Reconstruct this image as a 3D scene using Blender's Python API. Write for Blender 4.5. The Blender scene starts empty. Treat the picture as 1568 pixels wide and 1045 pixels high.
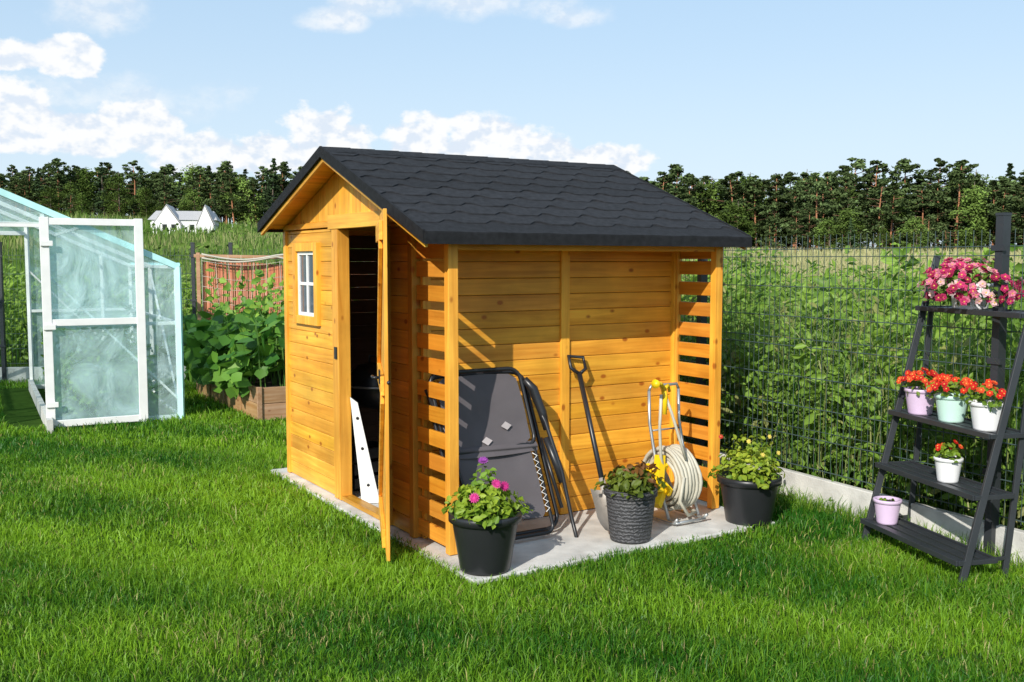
import bpy, math, random
import numpy as np
from mathutils import Vector, Matrix, Quaternion
random.seed(5)
R = np.random.default_rng(7)
scn = bpy.context.scene
scn.view_settings.view_transform = 'Standard'
scn.view_settings.look = 'None'
scn.view_settings.exposure = 0

# ------------------------------------------------------------------ helpers
def link(o, parent=None):
    scn.collection.objects.link(o)
    if parent is not None:
        o.parent = parent
    return o

def group(name, loc=(0, 0, 0), rot=0.0, parent=None):
    e = bpy.data.objects.new(name, None)
    e.empty_display_size = 0.2
    e.location = loc
    e.rotation_euler = (0, 0, rot)
    return link(e, parent)

def np_mesh(name, verts, flat, totals, cols=None, mat=None, parent=None, smooth=False):
    me = bpy.data.meshes.new(name)
    verts = np.asarray(verts, dtype=np.float32)
    flat = np.asarray(flat, dtype=np.int32)
    totals = np.asarray(totals, dtype=np.int32)
    me.vertices.add(len(verts)); me.vertices.foreach_set('co', verts.ravel())
    me.loops.add(len(flat)); me.loops.foreach_set('vertex_index', flat)
    me.polygons.add(len(totals))
    st = np.concatenate([[0], np.cumsum(totals)[:-1]]).astype(np.int32)
    me.polygons.foreach_set('loop_start', st)
    me.polygons.foreach_set('loop_total', totals)
    if smooth:
        me.polygons.foreach_set('use_smooth', np.ones(len(totals), dtype=bool))
    me.update(calc_edges=True)
    if cols is not None:
        a = me.color_attributes.new('Col', 'FLOAT_COLOR', 'POINT')
        c = np.ones((len(verts), 4), dtype=np.float32); c[:, :3] = cols
        a.data.foreach_set('color', c.ravel())
    me.validate()
    if mat: me.materials.append(mat)
    o = bpy.data.objects.new(name, me)
    return link(o, parent)

class MB:
    def __init__(s): s.v = []; s.f = []; s.c = []; s.sm = []
    def add(s, vs, fs, col=(1, 1, 1), smooth=False):
        b = len(s.v)
        s.v += [tuple(map(float, p)) for p in vs]; s.c += [col] * len(vs)
        s.f += [tuple(b + i for i in f) for f in fs]; s.sm += [smooth] * len(fs)
    def hexa(s, p, col=(1, 1, 1)):
        s.add(p, [(0, 3, 2, 1), (4, 5, 6, 7), (0, 1, 5, 4), (1, 2, 6, 5), (2, 3, 7, 6), (3, 0, 4, 7)], col)
    def box(s, x0, x1, y0, y1, z0, z1, col=(1, 1, 1)):
        s.hexa([(x0, y0, z0), (x1, y0, z0), (x1, y1, z0), (x0, y1, z0), (x0, y0, z1), (x1, y0, z1), (x1, y1, z1), (x0, y1, z1)], col)
    def beam(s, a, b, w, h, col=(1, 1, 1), up=(0, 0, 1)):
        a = Vector(a); b = Vector(b); d = (b - a).normalized(); up = Vector(up)
        if abs(d.dot(up)) > .98: up = Vector((0, 1, 0))
        x = d.cross(up).normalized(); y = x.cross(d).normalized()
        P = []
        for q in (a, b):
            for i, j in ((-1, -1), (1, -1), (1, 1), (-1, 1)):
                P.append(q + x * i * w / 2 + y * j * h / 2)
        s.hexa(P, col)
    def tube(s, path, r, n=8, closed=False, col=(1, 1, 1), cap=True):
        pts = [Vector(p) for p in path]; m = len(pts)
        rs = r if isinstance(r, (list, tuple)) else [r] * m
        vs = []; ref = None
        for i, p in enumerate(pts):
            if closed: d = pts[(i + 1) % m] - pts[i - 1]
            else: d = pts[min(i + 1, m - 1)] - pts[max(i - 1, 0)]
            if d.length < 1e-9: d = Vector((0, 0, 1))
            d.normalize()
            if ref is None:
                ref = Vector((0, 0, 1)) if abs(d.z) < .9 else Vector((1, 0, 0))
            x = (ref - d * ref.dot(d)).normalized(); y = d.cross(x); ref = x
            for k in range(n):
                a = 2 * math.pi * k / n
                vs.append(p + (x * math.cos(a) + y * math.sin(a)) * rs[i])
        fs = []
        for i in range(m if closed else m - 1):
            j = (i + 1) % m
            for k in range(n):
                l = (k + 1) % n
                fs.append((i * n + k, i * n + l, j * n + l, j * n + k))
        if not closed and cap:
            fs.append(tuple(range(n))[::-1]); fs.append(tuple((m - 1) * n + k for k in range(n)))
        s.add(vs, fs, col, True)
    def lathe(s, prof, n=32, c=(0, 0, 0), col=(1, 1, 1), smooth=True):
        vs = []; fs = []
        for r, z in prof:
            for k in range(n):
                a = 2 * math.pi * k / n
                vs.append((c[0] + r * math.cos(a), c[1] + r * math.sin(a), c[2] + z))
        for i in range(len(prof) - 1):
            for k in range(n):
                l = (k + 1) % n
                fs.append((i * n + k, i * n + l, (i + 1) * n + l, (i + 1) * n + k))
        fs.append(tuple((len(prof) - 1) * n + k for k in range(n)))
        fs.append(tuple(range(n))[::-1])
        s.add(vs, fs, col, smooth)
    def obj(s, name, mat, parent=None, bevel=0):
        me = bpy.data.meshes.new(name)
        me.from_pydata(s.v, [], s.f)
        me.polygons.foreach_set('use_smooth', s.sm)
        a = me.color_attributes.new('Col', 'FLOAT_COLOR', 'POINT')
        c = np.ones((len(s.v), 4), dtype=np.float32); c[:, :3] = np.array(s.c)
        a.data.foreach_set('color', c.ravel())
        me.materials.append(mat); me.update()
        o = bpy.data.objects.new(name, me); link(o, parent)
        if bevel:
            b = o.modifiers.new('b', 'BEVEL'); b.width = bevel; b.segments = 2; b.limit_method = 'ANGLE'
            b.angle_limit = math.radians(50)
        return o

def leaves(centers, size, cols, aspect=.6, normals=None, fold=.15, jitter=1.0):
    N = len(centers); size = np.broadcast_to(size, (N,))
    nrm = R.normal(size=(N, 3)) * jitter
    if normals is not None: nrm = nrm * .6 + normals
    nrm /= np.linalg.norm(nrm, axis=1, keepdims=True) + 1e-9
    t = R.normal(size=(N, 3)); t -= nrm * (t * nrm).sum(1, keepdims=True)
    t /= np.linalg.norm(t, axis=1, keepdims=True) + 1e-9
    b = np.cross(nrm, t); L = size[:, None]
    P = np.empty((N, 6, 3), dtype=np.float32)
    P[:, 0] = centers - t * L * .5
    P[:, 1] = centers - t * L * .12 + b * L * aspect * .5 + nrm * L * fold
    P[:, 2] = centers + t * L * .22 + b * L * aspect * .36 + nrm * L * fold
    P[:, 3] = centers + t * L * .5
    P[:, 4] = centers + t * L * .22 - b * L * aspect * .36 + nrm * L * fold
    P[:, 5] = centers - t * L * .12 - b * L * aspect * .5 + nrm * L * fold
    base = (np.arange(N) * 6)[:, None]
    f = (base + np.array([[0, 3, 2, 1, 0, 5, 4, 3]])).ravel()
    tot = np.full(N * 2, 4)
    return P.reshape(-1, 3), f, tot, np.repeat(np.asarray(cols, dtype=np.float32), 6, axis=0)

def blades(base, h, w, lean, cols):
    N = len(base); a = R.uniform(0, 2 * math.pi, N)
    wd = np.stack([np.cos(a), np.sin(a), np.zeros(N)], 1)
    la = R.uniform(0, 2 * math.pi, N)
    ld = np.stack([np.cos(la), np.sin(la), np.zeros(N)], 1) * (lean * h)[:, None]
    up = np.zeros((N, 3)); up[:, 2] = h
    W = wd * (w / 2)[:, None]
    P = np.empty((N, 5, 3), dtype=np.float32)
    P[:, 0] = base - W; P[:, 1] = base + W
    mid = base + up * .6 + ld * .35
    P[:, 2] = mid + W * .8; P[:, 3] = mid - W * .8
    P[:, 4] = base + up * (1 - .25 * lean)[:, None] + ld
    b0 = (np.arange(N) * 5)[:, None]
    f = (b0 + np.array([[0, 1, 2, 3, 3, 2, 4]])).ravel()
    tot = np.tile([4, 3], N)
    return P.reshape(-1, 3), f, tot, np.repeat(np.asarray(cols, dtype=np.float32), 5, axis=0)

def combine(parts):
    V = []; F = []; T = []; C = []; o = 0
    for v, f, t, c in parts:
        V.append(v); F.append(f + o); T.append(t); C.append(c); o += len(v)
    return np.concatenate(V), np.concatenate(F), np.concatenate(T), np.concatenate(C)

def fn(x, y, s=1.0, seed=0):
    r = np.random.default_rng(seed); out = 0
    for i in range(7):
        a = r.uniform(0, 6.28); k = s * r.uniform(.5, 2.2); p = r.uniform(0, 6.28)
        out = out + np.sin((x * math.cos(a) + y * math.sin(a)) * k + p + 1.3 * np.sin(y * k * .7 + p))
    return out / 7 * 1.6

# ------------------------------------------------------------------ materials
def newmat(name):
    m = bpy.data.materials.new(name); m.use_nodes = True
    nt = m.node_tree; nt.nodes.clear()
    out = nt.nodes.new('ShaderNodeOutputMaterial')
    return m, nt, out

def N(nt, t, **kw):
    n = nt.nodes.new('ShaderNode' + t)
    for k, v in kw.items(): setattr(n, k, v)
    return n

def simple(name, col, rough=.5, metal=0, spec=.5, noise=.15, nscale=8, bump=0.0, bscale=60, usecol=False):
    m, nt, out = newmat(name)
    p = N(nt, 'BsdfPrincipled'); p.inputs['Roughness'].default_value = rough
    p.inputs['Metallic'].default_value = metal; p.inputs['Specular IOR Level'].default_value = spec
    tc = N(nt, 'TexCoord'); no = N(nt, 'TexNoise'); no.inputs['Scale'].default_value = nscale; no.inputs['Detail'].default_value = 5
    nt.links.new(tc.outputs['Object'], no.inputs['Vector'])
    mr = N(nt, 'MapRange'); mr.inputs['From Min'].default_value = .3; mr.inputs['From Max'].default_value = .7
    mr.inputs['To Min'].default_value = 1 - noise; mr.inputs['To Max'].default_value = 1 + noise
    nt.links.new(no.outputs['Fac'], mr.inputs['Value'])
    vm = N(nt, 'VectorMath', operation='SCALE'); nt.links.new(mr.outputs[0], vm.inputs['Scale'])
    if usecol:
        at = N(nt, 'Attribute', attribute_name='Col'); nt.links.new(at.outputs['Color'], vm.inputs[0])
    else: vm.inputs[0].default_value = col[:3]
    nt.links.new(vm.outputs[0], p.inputs['Base Color'])
    if bump:
        n2 = N(nt, 'TexNoise'); n2.inputs['Scale'].default_value = bscale; n2.inputs['Detail'].default_value = 5
        nt.links.new(tc.outputs['Object'], n2.inputs['Vector'])
        b = N(nt, 'Bump'); b.inputs['Strength'].default_value = bump; b.inputs['Distance'].default_value = .01
        nt.links.new(n2.outputs['Fac'], b.inputs['Height']); nt.links.new(b.outputs[0], p.inputs['Normal'])
    nt.links.new(p.outputs[0], out.inputs[0])
    return m

def foliage(name, trans=.35, rough=.5, spec=.35, objrand=0.0):
    m, nt, out = newmat(name)
    at = N(nt, 'Attribute', attribute_name='Col'); src = at.outputs['Color']
    if objrand:
        oi = N(nt, 'ObjectInfo'); mr = N(nt, 'MapRange'); mr.inputs['To Min'].default_value = 1 - objrand; mr.inputs['To Max'].default_value = 1 + objrand
        nt.links.new(oi.outputs['Random'], mr.inputs['Value'])
        vm = N(nt, 'VectorMath', operation='SCALE'); nt.links.new(src, vm.inputs[0]); nt.links.new(mr.outputs[0], vm.inputs['Scale']); src = vm.outputs[0]
    if trans == 0:
        p = N(nt, 'BsdfDiffuse'); nt.links.new(src, p.inputs['Color']); nt.links.new(p.outputs[0], out.inputs[0]); return m
    p = N(nt, 'BsdfPrincipled'); p.inputs['Roughness'].default_value = rough; p.inputs['Specular IOR Level'].default_value = spec
    nt.links.new(src, p.inputs['Base Color'])
    tr = N(nt, 'BsdfTranslucent'); nt.links.new(src, tr.inputs['Color'])
    mx = N(nt, 'MixShader'); mx.inputs[0].default_value = trans
    nt.links.new(p.outputs[0], mx.inputs[1]); nt.links.new(tr.outputs[0], mx.inputs[2])
    nt.links.new(mx.outputs[0], out.inputs[0])
    return m

def wood(name, base, axis, knots=True, rough=.45):
    m, nt, out = newmat(name)
    tc = N(nt, 'TexCoord'); mp = N(nt, 'Mapping')
    sc = [26, 26, 26]; sc[axis] = 1.3; mp.inputs['Scale'].default_value = sc
    nt.links.new(tc.outputs['Object'], mp.inputs[0])
    at = N(nt, 'Attribute', attribute_name='Col')
    va = N(nt, 'VectorMath', operation='MULTIPLY_ADD'); va.inputs[1].default_value = (37, 53, 71)
    nt.links.new(at.outputs['Color'], va.inputs[0]); nt.links.new(mp.outputs[0], va.inputs[2])
    no = N(nt, 'TexNoise'); no.inputs['Scale'].default_value = 1; no.inputs['Detail'].default_value = 6; no.inputs['Roughness'].default_value = .6
    no.inputs['Distortion'].default_value = .8
    nt.links.new(va.outputs[0], no.inputs['Vector'])
    cr = N(nt, 'ValToRGB'); cr.color_ramp.elements[0].position = .3; cr.color_ramp.elements[1].position = .72
    cr.color_ramp.elements[0].color = (.72, .58, .48, 1); cr.color_ramp.elements[1].color = (1.08, 1.1, 1.25, 1)
    nt.links.new(no.outputs['Fac'], cr.inputs[0])
    m1 = N(nt, 'VectorMath', operation='MULTIPLY'); m1.inputs[0].default_value = base
    nt.links.new(at.outputs['Color'], m1.inputs[1])
    m2 = N(nt, 'VectorMath', operation='MULTIPLY'); nt.links.new(m1.outputs[0], m2.inputs[0]); nt.links.new(cr.outputs[0], m2.inputs[1])
    src = m2.outputs[0]
    n3 = N(nt, 'TexNoise'); n3.inputs['Scale'].default_value = 3.1; n3.inputs['Detail'].default_value = 4
    nt.links.new(tc.outputs['Object'], n3.inputs['Vector'])
    mr = N(nt, 'MapRange'); mr.inputs['From Min'].default_value = .3; mr.inputs['From Max'].default_value = .7; mr.inputs['To Min'].default_value = .80; mr.inputs['To Max'].default_value = 1.1
    nt.links.new(n3.outputs['Fac'], mr.inputs['Value'])
    m3 = N(nt, 'VectorMath', operation='SCALE'); nt.links.new(src, m3.inputs[0]); nt.links.new(mr.outputs[0], m3.inputs['Scale']); src = m3.outputs[0]
    if knots:
        mk = N(nt, 'Mapping'); s2 = [9, 9, 9]; s2[axis] = 5.6; mk.inputs['Scale'].default_value = s2
        nt.links.new(tc.outputs['Object'], mk.inputs[0])
        vo = N(nt, 'TexVoronoi'); vo.inputs['Scale'].default_value = 1
        nt.links.new(mk.outputs[0], vo.inputs['Vector'])
        k = N(nt, 'MapRange', interpolation_type='SMOOTHSTEP'); k.inputs['From Min'].default_value = .07; k.inputs['From Max'].default_value = .17
        k.inputs['To Min'].default_value = .9; k.inputs['To Max'].default_value = 0
        nt.links.new(vo.outputs['Distance'], k.inputs['Value'])
        mx = N(nt, 'Mix', data_type='RGBA'); nt.links.new(k.outputs[0], mx.inputs[0]); nt.links.new(src, mx.inputs[6])
        mx.inputs[7].default_value = (base[0] * .38, base[1] * .2, base[2] * .2, 1); src = mx.outputs[2]
    p = N(nt, 'BsdfPrincipled'); p.inputs['Roughness'].default_value = rough; p.inputs['Specular IOR Level'].default_value = .35
    nt.links.new(src, p.inputs['Base Color'])
    b = N(nt, 'Bump'); b.inputs['Strength'].default_value = .25; b.inputs['Distance'].default_value = .004
    nt.links.new(no.outputs['Fac'], b.inputs['Height']); nt.links.new(b.outputs[0], p.inputs['Normal'])
    nt.links.new(p.outputs[0], out.inputs[0])
    return m

HONEY = (.92, .48, .055)
w_x = wood('honey_wood_x', (.92, .45, .045), 0); w_y = wood('honey_wood_y', HONEY, 1); w_z = wood('honey_wood_z', HONEY, 2)
w_slat = wood('slat_wood', (.76, .34, .035), 1)
w_in = wood('interior_shade_wood', (.085, .045, .024), 0)  # shade inside the shed is put into this dark brown
w_bed = wood('raw_pine', (.50, .31, .17), 0)
m_leaf = foliage('leaf'); m_grass = foliage('grass_blade', .35, .45, .3)
m_tree = foliage('needles', 0, .6, .2, .36); m_mead = foliage('dry_grass', 0)
m_petal = foliage('petal', .3, .6, .2)
m_black = simple('black_plastic', (.018, .019, .022), .35, noise=.1)
m_matte = simple('dark_metal', (.030, .034, .040), .42, noise=.12)
m_white = simple('white_paint', (.82, .82, .81), .45, noise=.05)
m_conc = simple('concrete', (.58, .57, .54), .85, noise=.2, nscale=7, bump=.3, bscale=90)
m_soil = simple('soil', (.04, .028, .02), .95, noise=.4, nscale=40, bump=.8)
m_steel = simple('galvanised_steel', (.46, .48, .49), .38, .7)
m_yellow = simple('yellow_plastic', (.85, .56, .01), .4, noise=.05)
m_hose = simple('garden_hose', (.50, .47, .38), .5, noise=.08)
m_bark = simple('pine_bark', (1, 1, 1), .9, noise=.3, nscale=2, usecol=True)
m_vc = simple('painted', (1, 1, 1), .45, noise=.05, usecol=True)
m_wire = simple('fence_wire', (.055, .085, .080), .45, noise=.1)
m_net = simple('net_cord', (.50, .46, .38), .8, noise=.1)

# ------------------------------------------------------------------ camera / light / sky
cam = bpy.data.cameras.new('camera'); co = bpy.data.objects.new('camera', cam); link(co)
co.location = (0, 0, 1.63); co.rotation_euler = (math.radians(90 - 4.58), 0, 0)
cam.lens = 35; cam.sensor_width = 36; cam.clip_end = 5000; scn.camera = co

ELEV = math.radians(32)
th = Vector((-.40, -.916, 0)).normalized()
tosun = Vector((th.x * math.cos(ELEV), th.y * math.cos(ELEV), math.sin(ELEV)))
sl = bpy.data.lights.new('sun', 'SUN'); sl.energy = 5.0; sl.angle = math.radians(.5); sl.color = (1, .95, .86)
so = bpy.data.objects.new('sun', sl); link(so); so.rotation_euler = (-tosun).to_track_quat('-Z', 'Y').to_euler()
so.location = (-20, -40, 30)

w = bpy.data.worlds.new('World'); scn.world = w; w.use_nodes = True
nt = w.node_tree; nt.nodes.clear()
wo = nt.nodes.new('ShaderNodeOutputWorld'); bg = nt.nodes.new('ShaderNodeBackground'); bg.inputs[1].default_value = .145
nt.links.new(bg.outputs[0], wo.inputs[0])
sky = nt.nodes.new('ShaderNodeTexSky'); sky.sky_type = 'NISHITA'; sky.sun_disc = False
sky.sun_elevation = ELEV; sky.sun_rotation = math.atan2(th.x, th.y) % (2 * math.pi)
sky.dust_density = 1.0; sky.air_density = 1.0; sky.ozone_density = 1.5
def M(op, a, b=None, c=None):
    n = nt.nodes.new('ShaderNodeMath'); n.operation = op
    for i, q in enumerate((a, b, c)):
        if q is None: continue
        if isinstance(q, (int, float)): n.inputs[i].default_value = q
        else: nt.links.new(q, n.inputs[i])
    return n.outputs[0]
tc = nt.nodes.new('ShaderNodeTexCoord'); sx = nt.nodes.new('ShaderNodeSeparateXYZ'); nt.links.new(tc.outputs['Generated'], sx.inputs[0])
az = M('MULTIPLY', M('ARCTAN2', sx.outputs[0], sx.outputs[1]), 57.2958)
el = M('MULTIPLY', M('ARCSINE', sx.outputs[2]), 57.2958)
cv = nt.nodes.new('ShaderNodeCombineXYZ'); nt.links.new(az, cv.inputs[0]); nt.links.new(M('MULTIPLY', el, 1.35), cv.inputs[1])
def cn(scale, det, off, ro=.56):
    ad = nt.nodes.new('ShaderNodeVectorMath'); ad.operation = 'ADD'; ad.inputs[1].default_value = off; nt.links.new(cv.outputs[0], ad.inputs[0])
    n = nt.nodes.new('ShaderNodeTexNoise'); n.inputs['Scale'].default_value = scale; n.inputs['Detail'].default_value = det; n.inputs['Roughness'].default_value = ro
    nt.links.new(ad.outputs[0], n.inputs['Vector']); return n.outputs['Fac']
n1 = cn(.6, 6, (3, 5, 0)); n2 = cn(.6, 3, (3.2, 4.45, 0)); n4 = cn(.22, 5, (1, 7, 4), .6)
def blobset(bl):
    acc = None
    for a, e, ww, hh, amp in bl:
        dx = M('DIVIDE', M('SUBTRACT', az, a), ww); t = M('DIVIDE', M('SUBTRACT', el, e), hh)
        dy = M('MAXIMUM', t, M('MULTIPLY', t, -1.5))
        d = M('ADD', M('MULTIPLY', dx, dx), M('MULTIPLY', dy, dy))
        v = M('MULTIPLY', M('SUBTRACT', 1.0, d), amp)
        acc = v if acc is None else M('MAXIMUM', acc, v)
    return M('MAXIMUM', acc, -2)
hard = blobset([(-24, 6.4, 6.0, 1.4, 1), (-20.3, 6.9, 2.4, 1.7, 1), (-26.8, 7.4, 3.4, 1.7, 1), (-27, 10.2, 2.8, .9, 1), (-23.6, 10.2, 1.7, 1.4, 1),
     (-17.0, 5.5, 2.8, 1.5, 1), (-10.4, 6.4, 2.6, 2.2, 1), (-13.3, 5.7, 2.6, 1.3, 1), (-4.9, 6.3, 2.4, 1.9, 1), (-1.6, 6.4, 3.2, 1.9, 1), (1.4, 5.9, 2.6, 1.5, 1),
     (5.4, 5.5, 2.6, 1.1, 1), (-36, 7, 6, 2, 1), (40, 8, 6, 2, 1)])
soft = blobset([(-3, 14.2, 8, 1.7, .9), (-10.0, 13.0, 2.2, .9, .9), (4.5, 13.4, 3.0, .8, .7), (-22.6, 12.8, 3.2, 2.0, .7), (-22, 8.4, 7, 1.4, .5)])
dh = M('ADD', hard, M('MULTIPLY', M('SUBTRACT', n1, .43), 2.6))
ds = M('ADD', soft, M('MULTIPLY', M('SUBTRACT', n4, .48), 3.6))
def ss(v, a, b, lo=0, hi=1):
    m = nt.nodes.new('ShaderNodeMapRange'); m.interpolation_type = 'SMOOTHSTEP'
    for k, q in (('From Min', a), ('From Max', b), ('To Min', lo), ('To Max', hi)): m.inputs[k].default_value = q
    nt.links.new(v, m.inputs['Value']); return m.outputs[0]
mask = M('MAXIMUM', ss(dh, -.05, .5, 0, .98), ss(ds, -.1, 1.3, 0, .75))
lightc = ss(M('SUBTRACT', n2, n1), -.06, .13, 1, 0)
hz = nt.nodes.new('ShaderNodeMix'); hz.data_type = 'RGBA'
nt.links.new(ss(el, 0, 18, .88, .70), hz.inputs[0]); nt.links.new(sky.outputs[0], hz.inputs[6])
hc2 = nt.nodes.new('ShaderNodeMix'); hc2.data_type = 'RGBA'; nt.links.new(ss(el, 2, 16), hc2.inputs[0]); hc2.inputs[6].default_value = (5.0, 6.0, 6.9, 1); hc2.inputs[7].default_value = (3.9, 5.4, 6.9, 1)
nt.links.new(hc2.outputs[2], hz.inputs[7])
cc = nt.nodes.new('ShaderNodeMix'); cc.data_type = 'RGBA'; nt.links.new(lightc, cc.inputs[0])
cc.inputs[6].default_value = (5.2, 5.8, 6.6, 1); cc.inputs[7].default_value = (6.9, 6.95, 7.0, 1)
mx = nt.nodes.new('ShaderNodeMix'); mx.data_type = 'RGBA'; nt.links.new(mask, mx.inputs[0])
nt.links.new(hz.outputs[2], mx.inputs[6]); nt.links.new(cc.outputs[2], mx.inputs[7]); nt.links.new(mx.outputs[2], bg.inputs[0])

# ------------------------------------------------------------------ ground
def terr(x, y):
    t = np.clip((y - 16) / 140, 0, 1); t = t * t * (3 - 2 * t)
    l = np.clip((20 - x) / 80, 0, 1)
    return t * (2.6 + 5.2 * l)
gx = np.unique(np.concatenate([np.linspace(-900, -60, 22), np.linspace(-60, 60, 61), np.linspace(60, 900, 22)]))
gy = np.unique(np.concatenate([np.linspace(-300, -10, 8), np.linspace(-10, 16, 14), np.linspace(16, 200, 60), np.linspace(200, 2500, 14)]))
X, Y = np.meshgrid(gx, gy); V = np.stack([X.ravel(), Y.ravel(), terr(X, Y).ravel()], 1)
nx = len(gx); ny = len(gy); idx = np.arange(nx * ny).reshape(ny, nx)
F = np.stack([idx[:-1, :-1], idx[:-1, 1:], idx[1:, 1:], idx[1:, :-1]], -1).reshape(-1)
m, nt2, out = newmat('ground_soil_grass')
p = N(nt2, 'BsdfDiffuse')
g = N(nt2, 'NewGeometry'); sp = N(nt2, 'SeparateXYZ'); nt2.links.new(g.outputs['Position'], sp.inputs[0])
mr = N(nt2, 'MapRange'); mr.inputs['From Min'].default_value = 14; mr.inputs['From Max'].default_value = 30; nt2.links.new(sp.outputs[1], mr.inputs['Value'])
no = N(nt2, 'TexNoise'); no.inputs['Scale'].default_value = 6; no.inputs['Detail'].default_value = 8; nt2.links.new(g.outputs['Position'], no.inputs['Vector'])
cr = N(nt2, 'ValToRGB'); cr.color_ramp.elements[0].color = (.018, .042, .008, 1); cr.color_ramp.elements[1].color = (.05, .10, .018, 1); nt2.links.new(no.outputs['Fac'], cr.inputs[0])
n5 = N(nt2, 'TexNoise'); n5.inputs['Scale'].default_value = .35; n5.inputs['Detail'].default_value = 9; n5.inputs['Roughness'].default_value = .7; nt2.links.new(g.outputs['Position'], n5.inputs['Vector'])
c2 = N(nt2, 'ValToRGB'); c2.color_ramp.elements[0].position = .35; c2.color_ramp.elements[1].position = .65
c2.color_ramp.elements[0].color = (.08, .13, .03, 1); c2.color_ramp.elements[1].color = (.24, .24, .10, 1); nt2.links.new(n5.outputs['Fac'], c2.inputs[0])
mxx = N(nt2, 'Mix', data_type='RGBA'); nt2.links.new(mr.outputs[0], mxx.inputs[0]); nt2.links.new(cr.outputs[0], mxx.inputs[6]); nt2.links.new(c2.outputs[0], mxx.inputs[7])
nt2.links.new(mxx.outputs[2], p.inputs['Color']); nt2.links.new(p.outputs[0], out.inputs[0])
np_mesh('ground', V, F, np.full((nx - 1) * (ny - 1), 4), None, m, smooth=True)

# ------------------------------------------------------------------ frames of reference
P1 = np.array([-.335, 5.325]); U = np.array([.848, .530]); Vv = np.array([-.530, .848]); SROT = math.radians(32)
F0 = np.array([2.62, 5.30]); FD = np.array([-.464, .886]); FN = np.array([.886, .464]); FLEN = 9.6
BED = np.array([-2.59, 10.1])
GR = np.array([-3.43, 10.2]); GU = np.array([-.88, -.475]); GV = np.array([-.475, .88])
BACKY = 13.8
ZF = .028

# ------------------------------------------------------------------ lawn
def lawn_pts(y0, y1, dens):
    k = .66; A = k * (y1 ** 2 - y0 ** 2); n = int(A * dens)
    y = np.sqrt(R.uniform(y0 ** 2, y1 ** 2, n)); x = R.uniform(-1, 1, n) * k * y
    return x, y
xs = []; ys = []; ws = []
for y0, y1, dn, wf in ((2.6, 5.6, 8200, 1.0), (5.6, 8.5, 5000, 1.3), (8.5, 13.7, 2200, 1.9)):
    x, y = lawn_pts(y0, y1, dn); xs.append(x); ys.append(y); ws.append(np.full(len(x), wf))
x = np.concatenate(xs); y = np.concatenate(ys); wf = np.concatenate(ws)
rel = np.stack([x - P1[0], y - P1[1]], 1); lp = rel @ U; ls = rel @ Vv
keep = ~((lp > -.085) & (lp < 2.035) & (ls > -.41) & (ls < 2.735))
keep &= ((np.stack([x, y], 1) - F0) @ FN < -.03) & (y < BACKY - .1)
rb = np.stack([x, y], 1) - BED; keep &= ~((rb @ U > -.02) & (rb @ U < 1.3) & (rb @ Vv > -.02) & (rb @ Vv < 2.5))
rg = np.stack([x, y], 1) - GR; gm = rg @ GU; gn = rg @ GV
keep &= ~((gm > .05) & (gm < 1.6) & (gn > .1) & (gn < 3.6))
x = x[keep]; y = y[keep]; wf = wf[keep]; n = len(x)
a = fn(x, y, 2.2, 1); b = fn(x, y, 8, 2); c = fn(x, y, .9, 3); d9 = fn(x, y, 18, 12)
stripe = np.sin((x * .35 + y * .94) * 4.6 + .9 * fn(x, y, 1.1, 40))
edge = (np.abs(np.clip(ls, -.42, 2.75) - ls) + np.abs(np.clip(lp, -.1, 2.05) - lp))[keep]
h = (.054 + .018 * b + .014 * a + .010 * d9 - .004 * stripe) * R.uniform(.5, 1.4, n)
h = np.clip(h, .015, None)
tall = R.random(n) < .04; h[tall] *= 1.5
h *= np.where(edge < .12, .8, 1)
tone = np.clip(.46 + .26 * a + .30 * c + .26 * stripe + .14 * b + .12 * d9 + R.normal(0, .2, n), 0, 1)[:, None]
dk = np.array([.028, .135, .008]); lt = np.array([.235, .430, .022])
col = dk * (1 - tone) + lt * tone
dryp = fn(x, y, 3.5, 21)
dry = R.random(n) < (.03 + .14 * np.clip(dryp - .35, 0, 1) + .10 * np.clip((x - 1.2) / 2, 0, 1) * np.clip((5 - y) / 1.5, 0, 1)); col[dry] = np.array([.44, .42, .14]) * R.uniform(.6, 1.1, (dry.sum(), 1))
v, f, t, cc_ = blades(np.stack([x, y, np.zeros(n)], 1), h, .0045 * wf * R.uniform(.7, 1.4, n), R.uniform(.1, 1.0, n), col)
np_mesh('lawn_grass', v, f, t, cc_, m_grass)

# ------------------------------------------------------------------ concrete slab
mb = MB(); mb.box(-.1, 2.05, -.43, 2.75, -.05, ZF - .004)
sl_ = mb.obj('concrete_slab', m_conc, None, .008); sl_.location = (P1[0], P1[1], 0); sl_.rotation_euler = (0, 0, SROT)

# ------------------------------------------------------------------ garden shed
shed = group('garden_shed', (P1[0], P1[1], 0), SROT)
Ls = 1.98; A0 = .42; W = 2.58; RS = 1.32; RZ = 2.34; E0 = -.10; E1 = 2.60
def zr(s): return RZ - (RS - s) * .395 if s < RS else RZ - (s - RS) * .345
def bv(lo=.84, hi=1.06):
    k = random.uniform(lo, hi); g = random.uniform(.92, 1.05); return (k, k * g, k * random.uniform(.8, 1.2))
def yb(mb, x0, x1, s0, s1, z0, z1, cuts=(), bh=.1):
    z = z0
    while z < z1 - .01:
        t = min(z + bh, z1); seg = [(s0, s1)]
        for c0, c1, d0, d1 in cuts:
            if t > d0 + .002 and z < d1 - .002:
                seg = [q for a_, b_ in seg for q in ((a_, min(b_, c0)), (max(a_, c1), b_)) if q[1] - q[0] > .01]
        cl = bv()
        for a_, b_ in seg: mb.box(x0, x1, a_, b_, z + .001, t - .001, cl)
        z += bh
mb = MB(); win = (1.93, 2.29, 1.23, 1.70)
yb(mb, 0, .02, 1.60, W - .04, ZF, 1.85, [win]); yb(mb, 0, .02, A0 + .03, .74, ZF, 1.85)
mb.obj('front_wall_boards', w_y, shed, .004)
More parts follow.
